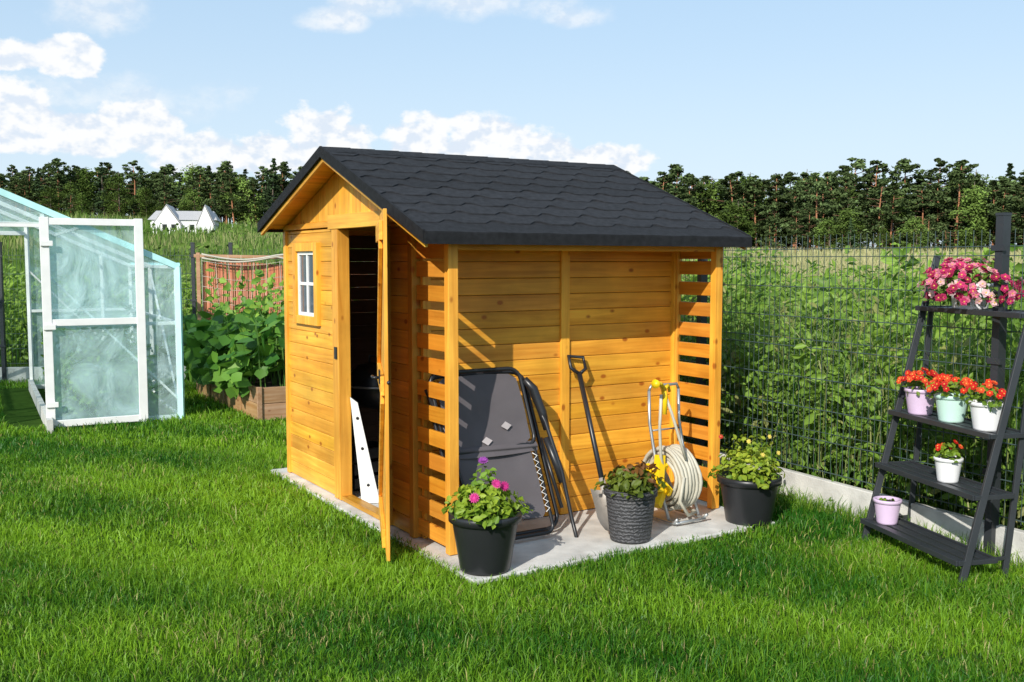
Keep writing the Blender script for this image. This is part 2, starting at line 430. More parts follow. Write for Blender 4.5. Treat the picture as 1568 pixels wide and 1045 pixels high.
mb = MB(); mb.box(.021, .026, A0 + .03, .74, ZF, 1.85); mb.box(.021, .026, 1.606, 1.92, ZF, 1.85); mb.box(.021, .026, 1.92, W - .05, ZF, 1.22); mb.obj('front_shade_lining', w_in, shed)  # added sheets behind the front boards, coloured dark as interior shade
mb = MB(); s = A0 + .02
while s < W:
    e = min(s + .12, W)
    pts = [s, e] if not (s < RS < e) else [s, RS, e]
    cl = bv(.85, 1.1)
    for a_, b_ in zip(pts[:-1], pts[1:]):
        g_ = .0012
        mb.hexa([(.0, a_ + g_, 1.90), (.02, a_ + g_, 1.90), (.02, b_ - g_, 1.90), (.0, b_ - g_, 1.90),
                 (.0, a_ + g_, zr(a_) - .034), (.02, a_ + g_, zr(a_) - .034), (.02, b_ - g_, zr(b_) - .034), (.0, b_ - g_, zr(b_) - .034)], cl)
    s += .12
mb.obj('gable_boards', w_z, shed, .003)
mb = MB()
mb.box(-.018, .045, W - .045, W + .002, ZF, 1.855, bv(1, 1.1))
mb.box(-.026, .06, 1.50, 1.605, ZF, 1.84, bv(.82, .88)); mb.box(-.020, .06, .74, .80, ZF, 1.84, bv(.7, .8))
mb.box(-.02, .05, A0 - .01, A0 + .045, ZF, 1.90, bv(.5, .6))
mb.obj('front_posts', w_z, shed, .003)
mb = MB(); mb.box(-.028, .03, .72, 1.66, 1.843, 1.935, bv(1, 1.1)); mb.box(-.016, .03, 1.664, W, 1.858, 1.898, bv(1, 1.1)); mb.box(-.016, .03, A0, .716, 1.858, 1.898, bv(.9, 1))
mb.box(-.02, .06, .80, 1.50, ZF, ZF + .03, bv(.6, .7))
mb.obj('front_rails', w_y, shed, .003)
mb = MB(); s0, s1, z0, z1 = 1.87, 2.35, 1.18, 1.76
mb.box(-.032, .01, s0, s0 + .06, z0, z1, bv(1, 1.1)); mb.box(-.032, .01, s1 - .06, s1, z0, z1, bv(1, 1.1))
mb.box(-.0315, .01, s0 + .061, s1 - .061, z0, z0 + .06, bv(1, 1.1)); mb.box(-.0315, .01, s0 + .061, s1 - .061, z1 - .06, z1, bv(1, 1.1))
mb.obj('window_frame', w_z, shed, .003)
mb = MB(); a_, b_, c_, d_ = s0 + .061, s1 - .061, z0 + .061, z1 - .061
mb.box(-.012, .012, a_, a_ + .024, c_, d_); mb.box(-.012, .012, b_ - .024, b_, c_, d_); mb.box(-.011, .011, a_ + .025, b_ - .025, c_, c_ + .024); mb.box(-.011, .011, a_ + .025, b_ - .025, d_ - .024, d_)
mc = (a_ + b_) / 2; mz = (c_ + d_) / 2
mb.box(-.010, .010, mc - .011, mc + .011, c_ + .025, d_ - .025); mb.box(-.0085, .0085, a_ + .025, b_ - .025, mz - .011, mz + .011)
mb.obj('window_sash', m_white, shed)
mb = MB(); mb.box(.0, .004, a_ + .01, b_ - .01, c_ + .01, d_ - .01)
mg = simple('window_glass', (.07, .09, .12), .05, 0, .9, .1); mb.obj('window_glass', mg, shed)
mb = MB(); z = ZF
while z < zr(A0) - .05:
    t = min(z + .1, zr(A0) - .04)
    for xa, xb in ((.05, 1.045), (1.045, Ls - .02)):
        mb.box(xa, xb, A0, A0 + .02, z + .001, t - .001, bv(.85, 1.06))
    z += .1
mb.obj('side_wall_boards', w_x, shed, .005)
mb = MB(); mb.box(1.01, 1.075, A0 - .018, A0 + .001, ZF, 1.93, bv(1, 1.08)); mb.box(Ls - .06, Ls, A0 - .03, A0 + .02, ZF, 1.93, bv(1, 1.05)); mb.box(.051, .10, A0 - .016, A0 + .001, ZF, 1.93, bv(.9, 1))
mb.box(-.005, .055, 0, .05, ZF, 1.74, bv(1.02, 1.1)); mb.box(Ls - .055, Ls + .005, 0, .05, ZF, 1.74, bv(1.02, 1.1))
mb.obj('side_posts', w_z, shed, .003)
mb = MB()
for x0, x1 in ((.008, .028), (Ls - .03, Ls - .01)):
    z = ZF + .03
    while z < 1.60:
        mb.box(x0, x1, .0505, A0 - .012, z, z + .088, bv(.85, 1.05)); z += .135
    mb.box(x0, x1, .0505, A0 - .012, 1.645, 1.74, bv())
    mb.hexa([(x0, .0505, 1.742), (x1, .0505, 1.742), (x1, A0 - .012, 1.742), (x0, A0 - .012, 1.742), (x0, .0505, zr(.05) - .034), (x1, .0505, zr(.05) - .034), (x1, A0 - .012, zr(A0) - .034), (x0, A0 - .012, zr(A0) - .034)], bv())
mb.obj('slat_panels', w_slat, shed, .003)
mb = MB()
for x0 in (.029, Ls - .051): mb.box(x0, x0 + .02, .37, .40, ZF, 1.72, bv(.85, 1))
mb.obj('slat_battens', w_z, shed, .002)
mb = MB(); yb(mb, Ls - .04, Ls - .02, A0 + .022, W - .022, ZF, zr(A0) - .10)
zt = zr(A0) - .10
mb.hexa([(Ls - .04, A0 + .022, zt + .02), (Ls - .02, A0 + .022, zt + .02), (Ls - .02, W - .022, zt + .02), (Ls - .04, W - .022, zt + .02), (Ls - .04, RS - .35, 2.14), (Ls - .02, RS - .35, 2.14), (Ls - .02, RS + .35, 2.14), (Ls - .04, RS + .35, 2.14)])
mb.obj('back_wall_boards', w_y, shed)
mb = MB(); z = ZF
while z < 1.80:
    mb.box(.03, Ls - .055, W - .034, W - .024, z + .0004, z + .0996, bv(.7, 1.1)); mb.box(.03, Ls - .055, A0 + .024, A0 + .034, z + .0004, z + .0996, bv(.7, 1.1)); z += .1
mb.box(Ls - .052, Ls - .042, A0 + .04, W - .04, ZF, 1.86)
mb.obj('interior_shade_lining', w_in, shed)  # added lining, its dark colour stands for shade inside the shed
mb = MB(); z = ZF
while z < zr(W) - .1:
    mb.box(.046, Ls, W - .02, W, z + .0015, z + .0985, bv()); z += .1
mb.box(.046, Ls, W - .02, W, z, zr(W) - .035)
mb.box(.056, Ls - .056, .012, .045, 1.69, 1.735, bv(.9, 1.0))
mb.obj('left_wall_boards', w_x, shed, .003)
# roof
mb = MB(); x0, x1 = -.20, 2.12
for sa, sb in ((E0, RS), (RS, E1)):
    n_ = 12; ed = np.linspace(sa, sb, n_ + 1)
    for a_, b_ in zip(ed[:-1], ed[1:]):
        mb.hexa([(x0 + .012, a_ + .001, zr(a_ + 1e-6) - .030), (x1 - .012, a_ + .001, zr(a_ + 1e-6) - .030), (x1 - .012, b_ - .001, zr(b_ - 1e-6) - .030), (x0 + .012, b_ - .001, zr(b_ - 1e-6) - .030),
                 (x0 + .012, a_ + .001, zr(a_) - .010), (x1 - .012, a_ + .001, zr(a_) - .010), (x1 - .012, b_ - .001, zr(b_) - .010), (x0 + .012, b_ - .001, zr(b_) - .010)], bv(.85, 1))
mb.obj('roof_deck', w_x, shed)
mb = MB()
for sa, sb in ((E0 + .02, RS - .002), (RS + .002, E1 - .02)):
    for xa in (x0 + .014, x1 - .034):
        mb.hexa([(xa, sa, zr(sa) - .085), (xa + .02, sa, zr(sa) - .085), (xa + .02, sb, zr(sb) - .085), (xa, sb, zr(sb) - .085),
                 (xa, sa, zr(sa) - .032), (xa + .02, sa, zr(sa) - .032), (xa + .02, sb, zr(sb) - .032), (xa, sb, zr(sb) - .032)], bv(.7, .75))
mb.obj('barge_boards', w_y, shed, .002)
m_roof = simple('bitumen_shingle', (.022, .023, .027), .85, spec=.25, noise=.35, nscale=30, bump=.9, bscale=500, usecol=True)
mb = MB(); PER = .29
for sa, sb in ((E0 - .014, RS), (RS, E1 + .014)):
    mb.add([(x0, sa, zr(sa) - .002), (x1, sa, zr(sa) - .002), (x1, sb, zr(sb) - .002), (x0, sb, zr(sb) - .002)], [(0, 1, 2, 3)], (.010, .011, .013))
def row(sgn, sb, st, off, cl, flat=False):
    prof = [(0, .042), (.055, 0), (.20, 0), (.255, .042)]
    pts = []; k = -1
    while k * PER + off < x1 + .3:
        for q, d in prof: pts.append((k * PER + off + q, 0 if flat else d))
        k += 1
    pts.sort(); xs_ = [q[0] for q in pts]; ds_ = [q[1] for q in pts]
    X_ = [x0] + [q for q in xs_ if x0 < q < x1] + [x1]
    D_ = np.interp(X_, xs_, ds_)
    vs = []; fs = []
    for xx, dd in zip(X_, D_):
        s_ = sb + sgn * dd; jit = random.uniform(-.001, .003)
        vs += [(xx, s_, zr(s_) + .0), (xx, s_, zr(s_) + .009 + jit), (xx, st, zr(st) + .001)]
    for i in range(len(X_) - 1):
        a_ = i * 3; b_ = a_ + 3
        fs += [(a_, b_, b_ + 1, a_ + 1), (a_ + 1, b_ + 1, b_ + 2, a_ + 2)]
    mb.add(vs, fs, cl)
i = 0; s_ = E0 - .014
while s_ < RS - .06:
    k = random.uniform(.8, 1.25); row(1, s_, min(s_ + .2, RS), (.145 if i % 2 else 0) - .1, (.026 * k, .027 * k, .031 * k), i == 0); s_ += .142; i += 1
i = 0; s_ = E1 + .014
while s_ > RS + .06:
    row(-1, s_, max(s_ - .2, RS), (.145 if i % 2 else 0) - .1, (.026, .027, .031), i == 0); s_ -= .142; i += 1
xx = x0
while xx < x1 - .02:
    e = min(xx + .2, x1); k = random.uniform(.85, 1.2); cl = (.026 * k, .027 * k, .031 * k)
    za, zb = RZ + .010, RZ + .014
    mb.add([(xx, RS - .10, zr(RS - .10) + .008), (xx, RS, za), (xx, RS + .10, zr(RS + .10) + .008), (e, RS - .10, zr(RS - .10) + .011), (e, RS, zb), (e, RS + .10, zr(RS + .10) + .011)],
           [(0, 3, 4, 1), (1, 4, 5, 2)], cl); xx += .17
mb.obj('roof_shingles', m_roof, shed)
mb = MB(); kc = (.018, .019, .022)
mb.box(x0, x1, E0 - .016, E0 - .002, zr(E0) - .060, zr(E0) - .003, kc); mb.box(x0, x1, E1 + .002, E1 + .016, zr(E1) - .052, zr(E1) - .003, kc)
for sa, sb in ((E0, RS - .001), (RS + .001, E1)):
    for xa in (x0 - .006, x1 - .008):
        mb.hexa([(xa, sa, zr(sa) - .055), (xa + .014, sa, zr(sa) - .055), (xa + .014, sb, zr(sb) - .055), (xa, sb, zr(sb) - .055),
                 (xa, sa, zr(sa) + .013), (xa + .014, sa, zr(sa) + .013), (xa + .014, sb, zr(sb) + .013), (xa, sb, zr(sb) + .013)], kc)
mb.obj('roof_edge_felt', m_roof, shed)
# door leaf
door = group('door', (-.045, .79, 0), math.atan2(-.92, -.392), shed)
mb = MB()
for i in range(7):
    mb.box(.005 + i * .119, .005 + (i + 1) * .119 - .002, 0, .02, .05, 1.90, bv(.95, 1.1))
mb.obj('door_boards', w_z, door, .003)
mb = MB()
for z in (.12, .93, 1.74): mb.box(.02, .825, -.022, -.001, z, z + .10, bv(1, 1.1))
mb.beam((.06, -.012, .26), (.78, -.012, .92), .02, .09, bv(1, 1.1)); mb.beam((.06, -.0125, 1.05), (.78, -.0125, 1.73), .02, .09, bv(1, 1.1))
mb.obj('door_braces', w_x, door, .003)
mb = MB(); mb.box(.74, .80, -.03, -.021, .99, 1.06); mb.tube([(.77, -.03, 1.02), (.77, -.06, 1.02), (.70, -.062, 1.02)], .008)
mb.tube([(.02, .03, 1.79), (.3, .028, 1.79)], .008); mb.box(-.015, .01, -.01, .03, 1.72, 1.84); mb.box(-.015, .01, -.01, .03, .15, .27); mb.tube([(.78, .02, 1.0), (.85, .02, 1.0)], .01)
mb.obj('door_hardware', m_black, door)
mb = MB(); mb.box(-.034, -.026, 1.52, 1.56, .98, 1.06); mb.obj('door_latch', m_black, shed)

def place(name, p, s, rot=0, z=ZF):
    w2 = P1 + U * p + Vv * s; return group(name, (w2[0], w2[1], z), SROT + rot)
gk = place('kettle_grill', .52, 2.12)
mb = MB(); mb.lathe([(.03, .50), (.14, .53), (.20, .60), (.215, .68), (.20, .76), (.13, .83), (.02, .85)], 28)
for k in range(3):
    a_ = k * 2.09 + .3; mb.tube([(.12 * math.cos(a_), .12 * math.sin(a_), .56), (.24 * math.cos(a_), .24 * math.sin(a_), 0)], .010)
mb.tube([(-.05, 0, .85), (-.05, 0, .9), (.05, 0, .9), (.05, 0, .85)], .009); mb.lathe([(.15, .2), (.16, .22)], 20)
mb.obj('grill_body', m_black, gk)
mb = MB(); mb.lathe([(.217, .675), (.217, .69)], 28); mb.tube([(.24 * math.cos(.3), .24 * math.sin(.3), .03), (.27 * math.cos(.3), .27 * math.sin(.3), .03)], .05, 12); mb.obj('grill_rim', m_steel, gk)
bk = place('storage_crate', .30, 1.85, .2); mb = MB()
for z in (0, .10, .20):
    mb.box(-.15, .15, -.12, -.105, z + .01, z + .085); mb.box(-.15, .15, .105, .12, z + .01, z + .085); mb.box(-.165, -.151, -.12, .12, z + .01, z + .085); mb.box(.151, .165, -.12, .12, z + .01, z + .085)
mb.box(-.15, .15, -.10, .10, .0, .012); mb.obj('crate_slats', m_black, bk)
gk2 = place('white_shelf_board', .11, 1.33, -1.98)
mb = MB(); mb.hexa([(-.01, -.05, 0), (.01, -.05, 0), (.01, .07, 0), (-.01, .07, 0), (-.11, -.12, .70), (-.09, -.12, .70), (-.09, -.07, .66), (-.11, -.07, .66)]); mb.obj('board', m_white, gk2, .003)
mb = MB()
for z in (.12, .36, .56): mb.tube([(.013 - z * .143, .01 - z * .15, z), (.0 - z * .143, .01 - z * .15, z)], .010)
mb.obj('board_holes', m_black, gk2)
rk = place('garden_rake', .62, 1.75); mb = MB(); mb.tube([(0, 0, 0), (.1, .3, 1.5)], .014); mb.beam((-.2, 0, .03), (.2, 0, .03), .02, .03)
for k in range(9): mb.tube([(-.2 + k * .05, 0, .03), (-.2 + k * .05, -.06, .0)], .004, 5)
mb.obj('rake_body', m_steel, rk)

# ------------------------------------------------------------------ sun lounger
lg = group('sun_lounger'); fx, fy = .60, 1.02
def LM(a, b, c=0):
    p_ = .12 + a - .10 * b; s_ = .03 + .27 * b - c * .96; z_ = .045 + .93 * b - c * .27
    q = P1 + U * p_ + Vv * s_; return (q[0], q[1], z_)
m_fab = simple('lounger_fabric', (.105, .092, .10), .75, noise=.08, bump=.2, bscale=900)
mb = MB()
def sheet(a0, a1, b0, b1, r, sag):
    nu, nv = 15, 15; vs = []; fs = []
    for j in range(nv):
        for i in range(nu):
            u_, v_ = i / (nu - 1), j / (nv - 1)
            inset = 0
            dv = min(v_, 1 - v_) * (b1 - b0)
            if dv < r: inset = r - math.sqrt(max(0, r * r - (r - dv) ** 2))
            aa = a0 + inset + (a1 - a0 - 2 * inset) * u_
            vs.append(LM(aa, b0 + (b1 - b0) * v_, .03 - sag * math.sin(math.pi * u_) * .8 + .006 * math.sin(9 * v_ + 3 * u_)))
    for j in range(nv - 1):
        for i in range(nu - 1): k = j * nu + i; fs.append((k, k + 1, k + nu + 1, k + nu))
    mb.add(vs, fs, (1, 1, 1), True)
sheet(.03, fx - .03, .57, 1.0, .05, .02); sheet(.05, fx - .05, .12, .54, .03, .02)
sheet(.0, fx - .0, .52, .58, .01, -.01)
mb.obj('fabric', m_fab, lg)
mb = MB()
def rr(a0, a1, b0, b1, r, c, n=5):
    P = []
    for ca, cb, st in ((a1 - r, b1 - r, 0), (a0 + r, b1 - r, 90), (a0 + r, b0 + r, 180), (a1 - r, b0 + r, 270)):
        for k in range(n + 1):
            t_ = math.radians(st + 90 * k / n); P.append(LM(ca + r * math.cos(t_), cb + r * math.sin(t_), c))
    return P
mb.tube(rr(.0, fx, .55, 1.03, .07, .02), .012, 8, True); mb.tube(rr(.02, fx - .02, .02, .56, .05, .02), .012, 8, True)
mb.tube(rr(.0, fx + .06, -.0, .98, .09, -.05), .013, 8, True)
for a_ in (-.02, fx + .05):
    mb.tube([LM(a_, .92, -.02), LM(a_ + .03, .7, .06), LM(a_ + .05, .4, .08), LM(a_ + .05, .1, .06), LM(a_ + .03, -.03, .10), LM(a_, -.03, .2)], .012)
    mb.tube([LM(a_ + .02, .15, .02), LM(a_ + .03, .55, -.06)], .011)
mb.tube([LM(-.02, -.02, .16), LM(fx + .05, -.02, .16)], .012)
mb.tube([LM(fx + .02, .96, .03), LM(fx + .065, .9, .035), LM(fx + .085, .75, .04), LM(fx + .09, .64, .035)], [.022, .027, .027, .02], 8)
mb.tube([LM(fx + .06, .6, .05), LM(fx + .09, .42, .06), LM(fx + .10, .32, .05)], [.018, .024, .02], 8)
mb.obj('frame', m_black, lg)
mb = MB()
for (a_, b_) in ((.42, .69), (.27, .61)):
    q = [LM(a_ + dx, b_ + dy, .034) for dx, dy in ((-.036, 0), (0, -.026), (.036, 0), (0, .026))]; mb.add(q, [(0, 1, 2, 3)])
mb.obj('print_diamonds', simple('print', (.45, .40, .40), .7), lg)
mb = MB()
for side in (.05, fx - .05):
    P = []
    o = -.03 if side < .3 else .03
    for k in range(19): P.append(LM(side + (o if k % 2 else 0), .15 + k * .020, .034))
    mb.tube(P, .0026, 5)
mb.obj('bungee_lacing', m_white, lg)

# ------------------------------------------------------------------ shovel
sh = group('shovel'); b0 = Vector((.555, 5.80, .235)); t0 = Vector((.402, 6.245, 1.03)); dd = (t0 - b0).normalized(); sd = Vector((.848, .53, 0)); sd = (sd - dd * sd.dot(dd)).normalized(); nn = dd.cross(sd)
if nn.y > 0: nn = -nn
mb = MB(); mb.tube([b0, b0 + (t0 - b0) * .5, t0 - dd * .11], .016, 10)
mb.tube([t0 - dd * .12, t0 - dd * .08 + sd * .055, t0 + sd * .055, t0 - sd * .055, t0 - dd * .08 - sd * .055, t0 - dd * .12], .012, 8, False)
mb.obj('handle', m_black, sh)
mb = MB(); vs = []; fs = []; nu, nv = 9, 9
for j in range(nv):
    v_ = j / (nv - 1); wv = .11 * (1 if v_ < .55 else math.sqrt(max(0, 1 - ((v_ - .55) / .45) ** 2)) + .02)
    for i in range(nu):
        u_ = i / (nu - 1) * 2 - 1
        vs.append(b0 + dd * (.05 - .29 * v_) + sd * (u_ * wv) + nn * (.03 * u_ * u_ + .02 * v_ - .01))
for j in range(nv - 1):
    for i in range(nu - 1): k = j * nu + i; fs.append((k, k + 1, k + nu + 1, k + nu))
mb.add(vs, fs, (1, 1, 1), True); mb.tube([b0 + dd * .12, b0 - dd * .05], [.02, .026], 8)
mb.obj('blade', simple('worn_steel', (.46, .42, .38), .5, .3, noise=.2), sh)

# ------------------------------------------------------------------ hose reel cart
hc = place('hose_reel_cart', 1.55, -.02)
mb = MB(); P = []
for L in range(3):
    for t_ in range(6):
        for k in range(26):
            a_ = 2 * math.pi * k / 26
            rr_ = .125 + L * .032 + .004 * math.sin(3 * a_ + t_ * 1.7 + L)
            xx = -.075 + (t_ + k / 26) * .027 if L % 2 == 0 else .087 - (t_ + k / 26) * .027
            P.append((xx + .003 * math.sin(5 * a_ + t_), rr_ * math.cos(a_), .255 + rr_ * math.sin(a_)))
mb.tube(P, .0125, 7)
mb.tube([(-.06, -.19, .3), (-.10, -.20, .16), (-.02, -.19, .06), (.10, -.12, .05), (.12, .02, .07)], .0115, 7)
mb.tube([(-.02, -.16, .40), (-.06, -.15, .52), (-.10, -.12, .68), (-.14, -.10, .80), (-.17, -.10, .80), (-.17, -.09, .6), (-.15, -.08, .42), (-.10, -.06, .3)], .0095, 7)
mb.obj('hose', m_hose, hc)
mb = MB()
for xx in (-.115, .125):
    mb.tube([(xx, .10, .04), (xx, .13, .02), (xx, -.17, .02), (xx, -.20, .05)], .010)
    mb.tube([(xx, -.12, .03), (xx, -.02, .26), (xx, .07, .60), (xx, .08, .80)], .010)
    mb.tube([(xx, .10, .03), (xx, 0, .26)], .010)
mb.tube([(-.115, .08, .80), (-.10, .08, .83), (.11, .08, .83), (.125, .08, .80)], .010); mb.tube([(-.115, -.18, .02), (.125, -.18, .02)], .009)
mb.tube([(-.115, .07, .55), (.125, .07, .55)], .006)
mb.obj('frame', m_steel, hc)
mb = MB()
for k in range(4):
    a_ = k * math.pi / 2 + .5; mb.beam((-.10, 0, .255), (-.10, .13 * math.cos(a_), .255 + .13 * math.sin(a_)), .05, .022, up=(1, 0, 0))
mb.tube([(-.13, 0, .255), (-.085, 0, .255)], .045, 14); mb.tube([(-.13, 0, .255), (-.15, .0, .255), (-.15, -.06, .34), (-.20, -.06, .34)], .012)
mb.beam((-.16, -.07, .20), (-.13, -.05, .42), .045, .05); mb.beam((-.19, -.09, .12), (-.12, -.06, .2), .05, .05)
mb.tube([(-.15, -.11, .68), (-.14, -.10, .78), (-.15, -.10, .83)], [.013, .018, .016], 8); mb.tube([(-.15, -.10, .83), (-.20, -.13, .87), (-.24, -.15, .875)], [.018, .013, .016], 10); mb.tube([(-.24, -.15, .875), (-.275, -.17, .88)], [.018, .027], 12)
mb.tube([(-.15, -.10, .83), (-.09, -.07, .85), (-.07, -.06, .81)], [.014, .010, .010], 8)
mb.obj('reel_hub_and_spray_gun', m_yellow, hc)

# ------------------------------------------------------------------ plants
def plant(name, cx, cy, z0, rad, hgt, n, size, c0, c1, parent, dome=True, mat=None):
    a_ = R.uniform(0, 6.28, n); r_ = np.sqrt(R.uniform(0, 1, n)); zz = R.uniform(0, 1, n) ** .8
    lim = np.sqrt(np.clip(1 - (zz * .85) ** 2, 0.05, 1)); r_ = rad * r_ ** .6 * lim * (1 + .22 * np.sin(3 * a_ + cx * 9) + .12 * np.sin(7 * a_))
    ctr = np.stack([cx + r_ * np.cos(a_), cy + r_ * np.sin(a_), z0 + hgt * zz * (1 - .3 * (r_ / rad) ** 2)], 1)
    nr = np.stack([np.cos(a_) * .6, np.sin(a_) * .6, np.full(n, .9)], 1)
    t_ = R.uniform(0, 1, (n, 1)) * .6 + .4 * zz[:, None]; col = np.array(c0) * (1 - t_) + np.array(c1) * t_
    v, f, t, c = leaves(ctr, size * R.uniform(.6, 1.3, n), col, .65, nr)
    parts = [(v, f, t, c)]
    st = np.stack([np.full(n // 6, cx) + R.normal(0, rad * .3, n // 6), np.full(n // 6, cy) + R.normal(0, rad * .3, n // 6), np.full(n // 6, z0 - .02)], 1)
    parts.append(blades(st, R.uniform(.4, .95, len(st)) * hgt, np.full(len(st), .006), R.uniform(.1, .6, len(st)), np.tile(np.array(c0) * 1.1, (len(st), 1))))
    v, f, t, c = combine(parts); return np_mesh(name, v, f, t, c, mat or m_leaf, parent)
def flowers(name, pts, r, cols, parent, petals=9, layers=2):
    mb = MB()
    for (p_, nrm, k) in pts:
        p_ = Vector(p_); nrm = Vector(nrm).normalized(); x_ = nrm.orthogonal().normalized(); y_ = nrm.cross(x_); col = cols[k % len(cols)]
        for L in range(layers):
            rr_ = r * (1 - .3 * L); ph = random.random()
            for q in range(petals):
                a_ = 2 * math.pi * (q + ph) / petals; d = x_ * math.cos(a_) + y_ * math.sin(a_); s_ = nrm.cross(d); wd = rr_ * 2.4 / petals
                lift = .15 + .5 * L; g = random.uniform(.8, 1.15); cl = tuple(c * g * (1 if L == 0 else 1.1) for c in col)
                mb.add([p_ + nrm * .004 * L, p_ + d * rr_ * .6 + s_ * wd + nrm * rr_ * lift * .5, p_ + d * rr_ + nrm * rr_ * lift, p_ + d * rr_ * .6 - s_ * wd + nrm * rr_ * lift * .5], [(0, 1, 2, 3)], cl)
        mb.add([p_ + nrm * .008 + (x_ * math.cos(b_) + y_ * math.sin(b_)) * r * .2 for b_ in (0, 1.26, 2.5, 3.77, 5.03)], [(0, 1, 2, 3, 4)], (.7, .5, .1) if layers < 3 else col)
    return mb.obj(name, m_petal, parent)

def pot(g, r, h, mat, rim=.012, base=.72, z=0):
    mb = MB(); mb.lathe([(r * base, z), (r * (base + .02), z + .01), (r * (base + (1 - base) * .85), z + h * .84), (r * .965, z + h * .86), (r + rim, z + h * .87), (r + rim, z + h * .98), (r + rim * .5, z + h), (r - .012, z + h), (r - .018, z + h * .88)], 40)
    mb.obj('pot', mat, g, 0)
    mb = MB(); mb.lathe([(r - .02, z + h * .86), (r - .03, z + h * .9)], 24); mb.obj('soil', m_soil, g)

g = group('black_flower_pot', (-.14, 5.10, ZF)); pot(g, .180, .30, m_black)
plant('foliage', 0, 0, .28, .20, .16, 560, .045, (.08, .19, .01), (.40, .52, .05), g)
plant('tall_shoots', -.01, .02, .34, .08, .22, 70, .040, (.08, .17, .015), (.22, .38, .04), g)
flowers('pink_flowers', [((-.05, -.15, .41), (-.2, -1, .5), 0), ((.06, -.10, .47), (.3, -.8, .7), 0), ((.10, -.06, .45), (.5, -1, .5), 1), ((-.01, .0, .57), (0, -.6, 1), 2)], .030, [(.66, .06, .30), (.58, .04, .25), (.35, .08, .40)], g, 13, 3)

m_wick, nt3, out = newmat('woven_grey')
tcx = N(nt3, 'TexCoord'); wv = N(nt3, 'TexWave', wave_type='BANDS', bands_direction='Z'); wv.inputs['Scale'].default_value = 15; wv.inputs['Distortion'].default_value = 5; wv.inputs['Detail'].default_value = 2; wv.inputs['Detail Scale'].default_value = 3
nt3.links.new(tcx.outputs['Object'], wv.inputs['Vector']); p = N(nt3, 'BsdfPrincipled'); p.inputs['Roughness'].default_value = .55
cr = N(nt3, 'ValToRGB'); cr.color_ramp.elements[0].color = (.035, .035, .038, 1); cr.color_ramp.elements[1].color = (.09, .09, .098, 1); nt3.links.new(wv.outputs['Fac'], cr.inputs[0]); nt3.links.new(cr.outputs[0], p.inputs['Base Color'])
bp = N(nt3, 'Bump'); bp.inputs['Strength'].default_value = .7; bp.inputs['Distance'].default_value = .008; nt3.links.new(wv.outputs['Fac'], bp.inputs['Height']); nt3.links.new(bp.outputs[0], p.inputs['Normal']); nt3.links.new(p.outputs[0], out.inputs[0])
g = group('wicker_flower_pot', (.685, 5.66, ZF)); pot(g, .148, .30, m_wick, .006, .78)
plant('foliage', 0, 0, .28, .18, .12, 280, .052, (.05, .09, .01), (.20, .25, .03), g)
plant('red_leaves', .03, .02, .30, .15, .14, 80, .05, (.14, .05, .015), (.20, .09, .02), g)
g = group('black_flower_pot', (1.47, 6.08, .0)); pot(g, .185, .31, m_black)
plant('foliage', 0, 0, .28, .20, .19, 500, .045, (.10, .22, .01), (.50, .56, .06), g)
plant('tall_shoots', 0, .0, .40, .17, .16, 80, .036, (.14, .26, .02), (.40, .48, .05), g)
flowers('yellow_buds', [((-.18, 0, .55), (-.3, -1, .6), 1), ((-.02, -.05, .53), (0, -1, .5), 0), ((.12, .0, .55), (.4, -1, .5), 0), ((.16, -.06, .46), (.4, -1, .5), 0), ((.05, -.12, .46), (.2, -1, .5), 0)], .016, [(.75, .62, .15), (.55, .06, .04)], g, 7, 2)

# ------------------------------------------------------------------ ladder plant stand
ps = group('ladder_plant_stand'); mb = MB()
FL = Vector((2.046, 5.68, 0)); FR = Vector((2.235, 4.85, 0)); TL = Vector((2.47, 5.80, 1.66)); TR = Vector((2.655, 4.97, 1.66))
BL = Vector((2.34, 5.77, 0)); BR = Vector((2.50, 4.95, 0))
def on(a, b, z): return a + (b - a) * ((z - a.z) / (b.z - a.z))
for a_, b_ in ((FL, TL), (FR, TR)): mb.beam(a_, b_, .020, .036, up=(1, 0, 0))
HL = on(FL, TL, 1.36); HR = on(FR, TR, 1.36)
for a_, b_ in ((BL, HL + Vector((.05, .02, 0))), (BR, HR + Vector((.05, .02, 0)))): mb.beam(a_, b_, .018, .030, up=(1, 0, 0))
for z in (.13, .455, .76, 1.36):
    l = on(FL, TL, z); r_ = on(FR, TR, z)
    dep = Vector((.975, .22, 0)); w_ = .15
    for k in range(3):
        o = dep * (w_ * k / 2 - .02); mb.beam(l + o, r_ + o, w_ / 2 - .022, .012)
    mb.beam(l - dep * .055, r_ - dep * .055, .010, .028); mb.beam(l + dep * (w_ + .025), r_ + dep * (w_ + .025), .010, .026)
    for q in (l, r_): mb.beam(q - dep * .05, q + dep * (w_ + .02), .012, .024)
for a_, b_, c_, d_ in ((FL, TL, BL, HL), (FR, TR, BR, HR)):
    for z in (.13, .455, .76): mb.beam(on(a_, b_, z), on(c_, d_ + Vector((.05, .02, 0)), z), .010, .02)
mb.obj('stand_frame', m_matte, ps, .002)
def onshelf(z, t): return on(FL, TL, z).lerp(on(FR, TR, z), t) + Vector((.045, .01, 0))
m_lil = simple('lilac_ceramic', (.68, .52, .72), .35, noise=.04); m_mint = simple('mint_ceramic', (.55, .78, .70), .35, noise=.04); m_wc = simple('white_ceramic', (.80, .80, .82), .35, noise=.04)
